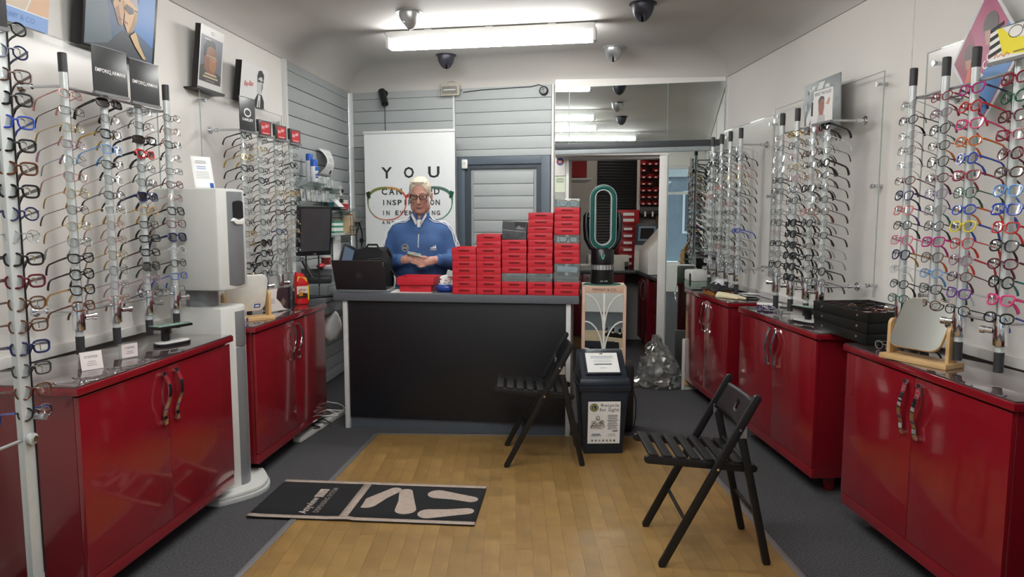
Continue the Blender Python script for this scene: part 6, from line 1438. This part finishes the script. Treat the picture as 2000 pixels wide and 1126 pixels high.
# ------------------------------------------------------------------ recycling bin
t = thing('recycling_bin', 'dark navy swing lid bin with a recycle poster beside the folding chair', 'bin', (.592, 4.60, 0), .03)
nv = M('bin_navy', '#1d2530', .4, var=.05)
def frus(z0, z1, a0, b0, a1, b1, name, mat, bev=.012, par=None):
    return MB().add([(-a0, -b0, z0), (a0, -b0, z0), (a0, b0, z0), (-a0, b0, z0), (-a1, -b1, z1), (a1, -b1, z1), (a1, b1, z1), (-a1, b1, z1)], [(3, 2, 1, 0), (4, 5, 6, 7), (0, 1, 5, 4), (1, 2, 6, 5), (2, 3, 7, 6), (3, 0, 4, 7)]).build(name, mat, par or t, bev=bev)
frus(0, .44, .128, .115, .158, .15, 'body', nv); frus(.425, .468, .166, .158, .170, .162, 'rim', nv, .008); frus(.468, .51, .168, .160, .160, .150, 'lid_skirt', nv, .012)
ld = MB().prism([(-.145, .505), (-.10, .535), (.05, .635), (.12, .655), (.15, .62), (.15, .50), (-.145, .50)], -.15, .15, 'x').build('lid', nv, t, bev=.018)
fl_ = MB().box(-.118, .118, -.10, .10, 0, .008).build('flap', M('bin_navy_dark', '#171d26', .45), t, (0, -.035, .584), (.588, 0, 0), bev=.003)
MB().box(-.105, .105, -.085, .092, .008, .009).build('notice_sheet', paper, fl_, smooth=False)
o = Print(.0003).oval(0, .083, .012, .007, '#8a8a55').lines(-.075, .062, .15, 2, .015, '#9aa8ac', .006, 2).lines(-.07, .025, .14, 2, .013, '#b7c0c2', .004, 3).rect(-.055, -.018, .06, -.010, '#3c4044').lines(-.03, -.045, .06, 1, .012, '#a9b2b4', .005).build('notice_print', fl_, (0, 0, .0092), (-PI / 2, 0, 0))
ps = MB().box(-.105, .105, -.001, 0, 0, .285).build('poster_sheet', paper, t, (0, -.1215, .075), (-.079 * -1, 0, 0), smooth=False)
p = Print(.0003).oval(-.066, .245, .028, .027, '#3a4a36').oval(-.066, .245, .023, .022, '#b8ae5a').oval(-.066, .245, .016, .016, '#2a3a5a').text('L', -.072, .236, .011, .018, '#e8d870', .03).text('Recycle', -.022, .245, .118, .026, '#3c3e42', -.006).text('for Sight', -.03, .213, .126, .030, '#3c3e42', -.006)
rp2 = random.Random(6)
for i in range(16):
    x = rp2.uniform(-.075, .0); z = rp2.uniform(.095, .155); p.ring(x, z, rp2.uniform(.008, .018), rp2.uniform(.006, .012), .0022, rp2.choice(['#5a4a3a', '#8a7a66', '#3a3230', '#a08a6a'])); p.n -= 1
p.n += 1
p.line([(-.085, .105), (-.045, .175), (.01, .11)], .003, '#4a4038').ring(-.04, .175, .012, .016, .003, '#5a4c40').lines(.018, .196, .075, 9, .0115, '#7a7c80', .004, 9).rect(.055, .085, .09, .090, '#3a3c40').lines(-.085, .068, .07, 2, .009, '#4a5a7a', .004).lines(.02, .068, .06, 2, .009, '#b0b4b8', .003)
for i in range(7): p.oval(-.075 + i * .024, .022, .006, .007, ['#6a7a8a', '#8a8a8a', '#9aa08a', '#5a6a5a', '#7a6a6a', '#8a7a5a', '#4a4c50'][i]); p.n -= 1
p.build('poster_print', ps, (0, -.001, 0))
t = thing('black_case', 'upright black case standing behind the mirror plinth', 'case', (.80, 5.03, 0), -.1); MB().box(.0, .078, -.1, .12, .01, .50).build('shell', M('case_black', '#101012', .5), t, bev=.035)
for x in (.02, .055): MB().lathe([(.014, 0), (.014, .012)], 12).build('foot', rubber, t, (x, 0, 0))
MB().tube([(.078, .0, .30), (.10, -.02, .22), (.098, -.02, .1), (.085, -.02, .012)], .004, 6).build('cable', rubber, t)
# ------------------------------------------------------------------ ceiling: battens and spotlights
glow = M('tube_glow', '#fafaf8', .5, var=0, emit=TUBE)
def batten(x, y, rz, label, L=1.62, z=CEIL):
    t = thing('fluorescent_light', label, 'ceiling light', (x, y, z), rz, 'fluorescent ceiling battens')
    MB().box(-L / 2, L / 2, -.035, .035, -.10, -.012).build('housing', M('batten_white', '#d7d8d6', .4), t, bev=.004)
    MB().box(-L / 2 + .015, L / 2 - .015, -.045, .045, -.145, -.095).build('diffuser', glow, t, bev=.008)
    for s in (-1, 1): MB().box(s * L / 2 - .012, s * L / 2 + .012, -.045, .045, -.145, -.05).build('end_cap', M('batten_white'), t, bev=.003)
    MB().tube([(-L / 2, .03, -.02), (-L / 2 - .03, .03, -.03), (-L / 2 - .05, .02, -.004)], .004, 6).build('cable', M('batten_white'), t)
    for s in (-.6, 0, .6): MB().box(s * L / 2 - .03, s * L / 2 + .03, -.02, .02, -.013, 0).build('bracket', alu_w, t)
batten(-.175, 5.62, -.172, 'long fluorescent ceiling light above the reception desk')
batten(-.32, 3.28, -.13, 'fluorescent ceiling light above the wooden floor, out of direct view'); batten(-.38, 2.05, -.13, 'fluorescent ceiling light overhead near the entrance, out of direct view'); batten(.19, .53, -.13, 'fluorescent ceiling light nearest the shop window, out of direct view')
def spot(px, label, dark, rz, tilt=.5):
    t = thing('ceiling_spotlight', label, 'spotlight', (*px, CEIL), rz, 'recessed eyeball spotlights'); m_ = M('spot_dark', '#3d3d46', .4, .3) if dark else M('spot_silver', '#b9bbbc', .3, .6)
    MB().lathe([(.095, 0), (.095, -.006), (.075, -.010), (.072, 0)], 28, caps=False).build('ring', m_, t)
    def eye(u, v):
        a = 2 * PI * u; r = .078 * math.cos(v * PI / 2 * .92); zz = -.078 * math.sin(v * PI / 2 * .92) * 1.55; k = max(0, -math.cos(a)) * .35
        return (r * math.cos(a) + .02 * v, r * math.sin(a), zz * (1 - k * v))
    MB().grid(eye, 26, 8).build('eyeball', m_, t, rot=(0, .25, 0)); MB().lathe([(.04, 0), (.04, -.004)], 18).build('lens', M('spot_lens', '#8f9092', .15), t, (-.02, 0, -.052), (0, .85, 0))
import itertools
spot((-.735, 5.24), 'silver eyeball spotlight on the ceiling left of the fluorescent light', False, .3); spot((-.60, 6.60), 'dark eyeball spotlight on the ceiling behind the fluorescent light', True, 2.2)
spot((.88, 6.30), 'silver eyeball spotlight on the ceiling right of the fluorescent light', False, 1.2); spot((.90, 5.03), 'dark eyeball spotlight at the top edge of the ceiling', True, 1.0)
spot((.82, 3.73), 'silver eyeball spotlight over the wooden floor, seen in the mirror', False, 1.0); spot((.82, 2.38), 'dark eyeball spotlight near the entrance, seen in the mirror', True, 1.0)
# ------------------------------------------------------------------ fixtures on the back wall
t = thing('security_camera', 'black tube shaped camera high on the slatted wall with a hanging lead', 'camera', BP(.40, .03, 2.74), RB_)
MB().lathe([(.035, 0), (.035, .02)], 18).build('mount', rubber, t, (0, 0, .02), (PI / 2, 0, 0)); MB().cyl((0, -.02, .02), (0.0, -.05, .0), .01, n=8).build('joint', rubber, t)
MB().cyl((-.02, -.03, .045), (.045, -.10, -.10), .035, n=18).build('barrel', rubber, t); MB().cyl((.0455, -.1005, -.101), (.048, -.103, -.106), .026, n=16).build('lens', M('dark_screen'), t)
MB().tube([(0, .0, -.0), (.0, -.006, -.2), (.002, -.004, -.36)], .003, 5).build('lead', rubber, t)
t = thing('emergency_floodlight', 'wire guarded emergency floodlight on the back wall below the cove', 'lamp', BP(1.10, .03, 2.76), RB_)
MB().box(-.095, .095, -.05, 0, -.05, .05).build('case', M('aged_cream', '#b9b3a2', .5, var=.12), t, bev=.012); MB().box(-.075, .075, -.056, -.05, -.035, .035).build('reflector', M('reflector', '#d6d8d4', .12, .8), t)
MB().cyl((-.06, -.056, 0), (.06, -.056, 0), .006, n=8).build('tube_lamp', M('mug_white'), t)
for z in (-.055, .055): MB().tube([(-.10, -.07, z), (.10, -.07, z)], .004, 5).build('guard_wire', M('aged_cream'), t)
for x in (-.10, .10): MB().tube([(x, -.07, -.055), (x, -.07, .055)], .004, 5).build('guard_wire', M('aged_cream'), t); MB().tube([(x, -.07, 0), (x * 1.1, 0, 0)], .004, 5).build('guard_wire', M('aged_cream'), t)
MB().tube([(-.06, 0, .05), (-.03, -.01, .085), (.03, -.01, .085), (.06, 0, .05)], .004, 6).build('handle', M('aged_cream'), t)
t = thing('round_camera', 'small round black camera with a cable in the top corner beside the mirrors', 'camera', BP(2.02, .03, 2.72), RB_)
MB().lathe([(.043, 0), (.043, .02), (.034, .03)], 22).build('ring', rubber, t, (0, 0, 0), (PI / 2, 0, 0)); MB().lathe([(.030, .0), (.030, .033), (.018, .036)], 20).build('face', M('face_grey', '#7a7c7e', .3), t, (0, 0, 0), (PI / 2, 0, 0)); MB().lathe([(.012, .0), (.012, .04)], 14).build('lens', M('dark_screen'), t, (0, 0, 0), (PI / 2, 0, 0))
MB().tube([(0, -.01, .04), (-.05, -.005, .06), (-.12, -.004, .045), (-.30, -.004, .042), (-.60, -.004, .035), (-.80, -.004, .02)], .004, 6).build('cable', rubber, t)
# ------------------------------------------------------------------ right wall posters and signs
def art_foil(w, h):
    p = Print().rect(-w / 2, 0, w / 2, h, '#6d7072'); r = random.Random(4)
    for i in range(26):
        x = r.uniform(-w / 2, w / 2 - .07); z = r.uniform(0, h - .05); p.poly([(x, z), (x + r.uniform(.03, .07), z + .01), (x + .05, z + r.uniform(.02, .05)), (x + .01, z + .04)], r.choice(['#aeb1b3', '#55585a', '#e2e4e4', '#8a8d8f'])); p.n -= 1
    p.n += 1
    p.poly([(-.16, 0), (.02, 0), (.0, .16), (-.05, .2), (-.12, .17), (-.16, .08)], '#8e3038').poly([(-.11, .10), (-.05, .09), (-.03, .19), (-.09, .24), (-.13, .19)], '#b98466').poly([(-.14, .17), (-.04, .22), (-.06, .28), (-.13, .26)], '#26282a').poly([(-.2, .02), (-.13, .10), (.0, .24), (.05, .30), (-.02, .3), (-.2, .10)], '#e6e8e8'); return p
foil_m = M('foil_board', '#9a9c9d', .2, .6, var=.2, vscale=30)
board_frame(RP, RR, 4.475, 2.07, .46, .315, .006, 'silver foil poster with a figure behind the right hand rack', art_foil, .04, .10, foil_m)
def art_bend(w, h):
    p = Print().rect(-w / 2, 0, w / 2, h, '#d9d7d4'); p.text('BEND THE RULES', -w * .42, h * .84, w * .84, h * .10, '#3a3a3c', .02)
    p.poly([(-.05, 0), (.03, 0), (.025, .035), (.0, .05), (-.04, .045)], '#b4b2b0').poly([(-.03, .04), (.005, .04), (.015, .075), (.015, .115), (-.005, .135), (-.03, .13), (-.04, .10), (-.038, .07)], '#8e5a48').poly([(-.04, .10), (-.042, .125), (-.02, .145), (.01, .14), (.018, .118), (.0, .128), (-.025, .122)], '#2a211f').line([(-.03, .098), (.014, .102)], .003, '#4a3a34').poly([(.03, .095), (.055, .09), (.07, .115), (.06, .13), (.045, .11)], '#c08a78'); return p
pole_sign(RP, RR, 4.06, .305, 2.073, .185, .18, 'portrait sign headed with bold lettering on the nearest pole of the middle right rack', art_bend, .10, paper)
def diamond():
    t = thing('diamond_poster', 'diamond shaped pink and blue poster behind the colourful right rack', 'poster', RP(3.10, .075, 1.94), RR)
    h = .215; c = .29
    MB().prism([(0, c - h * 1.38), (h * 1.02, c), (0, c + h * 1.38), (-h * 1.02, c)], -.004, 0, 'y').build('board', M('poster_white_edge', '#d8dade', .4), t)
    p = Print(); k = .93
    p.poly([(0, c - h * 1.38 * k), (h * k, c), (0, c + h * 1.38 * k), (-h * k, c)], '#a83c6c').poly([(.0, c - h * 1.3 * k), (h * k, c), (h * .55, c + .11), (.06, c + .02), (-.03, c - .1)], '#2f76b8').poly([(-h * k, c), (-h * .5, c + .13), (-.03, c - .02), (-.05, c - .16)], '#8c2d44').poly([(-.12, c - .10), (-.05, c - .19), (-.03, c - .05), (-.10, c - .02)], '#d0583a')
    p.oval(.02, c + .12, .045, .055, '#4a3a3a').poly([(-.015, c + .10), (.03, c + .10), (.03, c + .04), (.0, c + .04)], '#b88878').oval(-.10, c + .02, .035, .045, '#4a2e2e').poly([(-.125, c), (-.085, c), (-.09, c - .04), (-.115, c - .04)], '#b07a62').text('IN COLOR', -.03, c - .12, .24, .035, '#f2f0ee', .015, 0, .95)
    p.build('artwork', t, (0, -.0042, 0))
diamond()
def art_yel(w, h):
    p = Print().rect(-w / 2, 0, w / 2, h, '#e9e6e2')
    for i in range(4): p.poly([(-w / 2, .015 + i * .03), (-w / 2 + .06, .035 + i * .03), (-w / 2 + .06, .05 + i * .03), (-w / 2, .03 + i * .03)], '#1c1c1e'); p.n -= 1
    p.n += 1
    return p.poly([(-.04, .02), (w / 2, .0), (w / 2, .06), (.0, .07), (-.05, h), (-.07, h)], '#e8d82a').ring(.01, .09, .03, .022, .003, '#3a3a3c').ring(.07, .10, .03, .022, .003, '#b0302a').line([(-.075, .012), (-.065, .028), (-.06, .014), (-.045, .022), (-.035, .012), (-.02, .024), (-.01, .014)], .004, '#d8782a').lines(.0, .022, .06, 1, .01, '#8a8030', .006)
pole_sign(RP, RR, 2.63, .32, 2.115, .20, .115, 'yellow and black striped sign at the right edge on the nearest pole', art_yel, .12, paper)
# ------------------------------------------------------------------ things on the right cabinets
# black spectacle trays, bridging the middle and front cabinets
bt = M('tray_black', '#101210', .35, var=.08)
def sp_tray(i, z, label, full):
    t = thing('spectacle_tray', label, 'tray', RP(3.712 + .004 * i, .178, z), RR + .02 + .01 * i, 'black spectacle trays bridging two cabinets'); w, d, h = .262, .165, .052
    MB().box(-w, w, -d, d, 0, .004).box(-w, w, -d, -d + .006, 0, h).box(-w, w, d - .006, d, 0, h).box(-w, -w + .006, -d, d, 0, h).box(w - .006, w, -d, d, 0, h).build('box', bt, t, bev=.002)
    for x in (-.17, .17): MB().cyl((x, -d, h * .55), (x, -d - .003, h * .55), .006, n=10).build('stud', brushed, t)
    if full:
        for k in range(6): MB().box(-w + .006 + (k + 1) * .072 - .001, -w + .006 + (k + 1) * .072 + .001, -d + .006, d - .006, .004, h - .008).build('divider', bt, t)
        MB().box(-w + .006, w - .006, -.001, .001, .004, h - .008).build('divider', bt, t)
    return t
for i, (z, lb) in enumerate(((.9187, 'bottom black spectacle tray of the stack on the right cabinets'), (.9717, 'middle black spectacle tray of the stack on the right cabinets'), (1.0247, 'top black spectacle tray, open, filled with folded spectacles'))): sp_tray(i, z, lb, i == 2)
rf = random.Random(12)
for k in range(11):
    cx = -.215 + (k % 6) * .078; cy = -.085 if k < 6 else .08
    q = RP(3.72, .178, 1.05); c_, s_ = math.cos(RR + .06), math.sin(RR + .06); p = q + Vector((cx * c_ - cy * s_, cx * s_ + cy * c_, 0))
    sl = thing('folded_spectacles', 'folded spectacles in a white sleeve, %s along the %s row of the top tray' % (ORD[k % 6], 'front' if k < 6 else 'rear'), 'glasses', p, RR + rf.uniform(-.3, .3) + PI / 2, 'folded spectacles in the top black tray')
    MB().box(-.065, .065, -.018, .018, 0, .012).build('sleeve', M('sleeve_%d' % (k % 2), ['#e2e0dc', '#caa9a4'][k % 2], .6), sl, rot=(0, rf.uniform(-.12, .05), 0), bev=.004)
    MB().tube([(-.06, -.014, .016), (-.02, -.016, .022), (.03, -.015, .022), (.06, -.010, .014)], .0022, 5).build('temple', fcol(rf.choice(['black', 'brown', 'maroon', 'charcoal'])), sl); MB().tube([(.03 + .022 * math.cos(a), .0 + .006 * math.sin(a), .018 + .012 * math.sin(a)) for a in [2 * PI * i / 12 for i in range(12)]], .0018, 5, True).build('frame', fcol(rf.choice(['black', 'brown', 'rose'])), sl)
def lying(t_, off, rz, lab, col):
    o = glasses(RP(t_, off, .9185 + .022), RR + rz, col, 'oval', 'thin', lab, None, None); o.rotation_euler = (0, 0, RR + rz); return o
lying(3.30, .335, .2, 'pair of grey glasses lying on the front right cabinet beside the trays', 'grey'); lying(3.20, .31, -.1, 'pair of dark rimmed glasses lying nearest the table mirror on the cabinet', 'charcoal')
t = thing('label_printer', 'white and green grey label printer at the far end of the right cabinets', 'printer', RP(6.16, .335, .9185), RR + .05)
MB().box(-.10, .10, -.075, .09, .0, .07).build('lower_case', M('printer_green', '#8a9a90', .4), t, bev=.012); MB().box(-.10, .10, -.078, .09, .068, .165).build('upper_case', M('printer_white', '#d8dad4', .4), t, bev=.022)
MB().prism([(-.018, .03), (.018, .03), (.018, .13), (0, .142), (-.018, .13)], -.082, -.078, 'y').build('slot', blackp, t, (.062, 0, 0))
for i, (tt, off, rz, lb, n) in enumerate([(5.98, .22, .3, 'loose pile of white papers behind the label printer', 5), (5.36, .18, -.2, 'spread of clear lens sleeves between the far right cabinets', 6), (5.08, .20, .5, 'scattered clear packets at the far end of the middle right cabinet', 5)]):
    t = thing('paper_pile', lb, 'papers', RP(tt, off, .9185), RR + rz); r = random.Random(20 + i)
    if tt == 5.08: t.location = RP(4.86, .2, .9185)
    if tt == 5.36: t.location = RP(5.42, .17, .9185)
    for k in range(n): MB().box(-.08, .08, -.055, .055, 0, .002).build('sheet', [paper, poly_bag, M('leaflet_1', '#b4b8ba', .5)][(k + i) % 3], t, (r.uniform(-.05, .05), r.uniform(-.04, .04), .001 + k * .006), (r.uniform(-.03, .03), r.uniform(-.03, .03), r.uniform(-.8, .8)))
t = thing('wooden_tray', 'small wooden box heaped with grey and black cloths on the far right cabinet', 'box', RP(5.66, .325, .9185), RR + .1)
MB().box(-.11, .11, -.07, .07, 0, .005).box(-.11, .11, -.07, -.064, 0, .05).box(-.11, .11, .064, .07, 0, .05).box(-.11, -.104, -.07, .07, 0, .05).box(.104, .11, -.07, .07, 0, .05).build('box', M('orange_wood', '#9a6230', .45, var=.15), t, bev=.002)
rr3 = random.Random(9); jj = [rr3.uniform(-.012, .012) for _ in range(400)]
MB().grid(lambda u, v: (-.13 + .26 * u, -.08 + .17 * v, .045 + .05 * math.sin(PI * u) * math.sin(PI * v) + jj[int(u * 12) * 13 + int(v * 12)]), 12, 12).build('cloth', M('cloth_black', '#1c1d20', .8), t, solid=.004)
MB().grid(lambda u, v: (-.10 + .16 * u, -.02 + .12 * v, .085 + .04 * math.sin(PI * u) * math.sin(PI * v) + jj[int(u * 10) * 13 + int(v * 10) + 100]), 10, 10).build('crumpled_wrap', M('wrap_white', '#cfd0d2', .4), t, solid=.002)
t = thing('rolled_cloth', 'cream rolled polishing cloth on the far right cabinet', 'cloth', RP(5.38, .31, .9185), RR + .45); cm = M('cream_cloth', '#d9cfae', .9, var=.06)
MB().tube([(-.13, 0, .022), (-.05, .0, .022), (.05, .006, .02), (.14, .015, .014)], [.024, .022, .018, .008], 12).build('roll', cm, t); MB().tube([(-.12, -.03, .012), (-.02, -.022, .014), (.08, -.01, .010)], [.016, .014, .006], 10).build('fold', cm, t)
MB().tube([(.138, .015, .014), (.152, .017, .013)], .007, 8).build('tip', rubber, t)
t = thing('neck_cord', 'coiled purple spectacle cord on the middle right cabinet', 'cord', RP(4.77, .285, .9185), RR); pts = [(.07 * math.cos(a) * (1 + .35 * math.sin(2.3 * a)), .05 * math.sin(a) * (1 + .3 * math.cos(1.7 * a)), .006 + .006 * (i % 3)) for i, a in enumerate([.35 * k for k in range(54)])]
MB().tube(pts, .004, 6).build('cord', M('purple_cord', '#4a3a6a', .6), t); MB().tube([(x * .9 + .05, y * .9 + .01, z + .01) for x, y, z in pts[10:34]], .003, 6).build('chain', M('pale_chain', '#b9b4bc', .4, .3), t)
t = thing('clear_case', 'clear plastic holder at the edge of the middle right cabinet', 'holder', RP(4.40, .345, .9185), RR + .3); MB().box(-.045, .045, -.03, .03, 0, .05).build('shell', acrylic, t, bev=.004); MB().cyl((-.01, 0, .004), (-.01, 0, .046), .012, n=14).build('core', chrome, t)
# ------------------------------------------------------------------ floor: polythene bag and leaning board by the doorway
t = thing('polythene_bag', 'crumpled clear polythene bag on the carpet by the back doorway', 'bag', (1.36, 6.33, 0), 0)
r5 = random.Random(31); NU, NV = 30, 14; jt = [[(r5.uniform(-.03, .03), r5.uniform(-.03, .03), r5.uniform(-.02, .02)) for _ in range(NV + 1)] for _ in range(NU + 1)]
def bagp(u, v):
    i, j = int(round(u * NU)) % NU, int(round(v * NV)); a = 2 * PI * u; r = math.sin(PI * min(.97, .25 + .72 * v)) ** .8 * (1 - .55 * v); j3 = jt[i][j]
    return (.22 * r * math.cos(a) + j3[0] - .06 * v, .17 * r * math.sin(a) + j3[1], max(.004, .47 * v ** 1.1 + j3[2]))
MB().grid(bagp, NU, NV).build('film', poly_bag, t, smooth=False)
MB().grid(lambda u, v: (-.42 + .34 * u + jt[int(u * 12)][int(v * 6)][0] * .6, -.10 + .22 * v + .05 * u, .006 + .06 * u * v + abs(jt[int(u * 12)][int(v * 6)][2]) * 2), 12, 6).build('tail', poly_bag, t, smooth=False)
t = thing('white_board', 'white panel standing on edge beside the far right cabinet', 'board', RP(6.245, .40, 0), RR); MB().box(-.006, .012, -.02, .35, .0, .46).build('panel', M('board_white', '#dcdcd6', .4), t, bev=.002); MB().box(.012, .03, .0, .3, .04, .09).build('batten', wood_m, t)
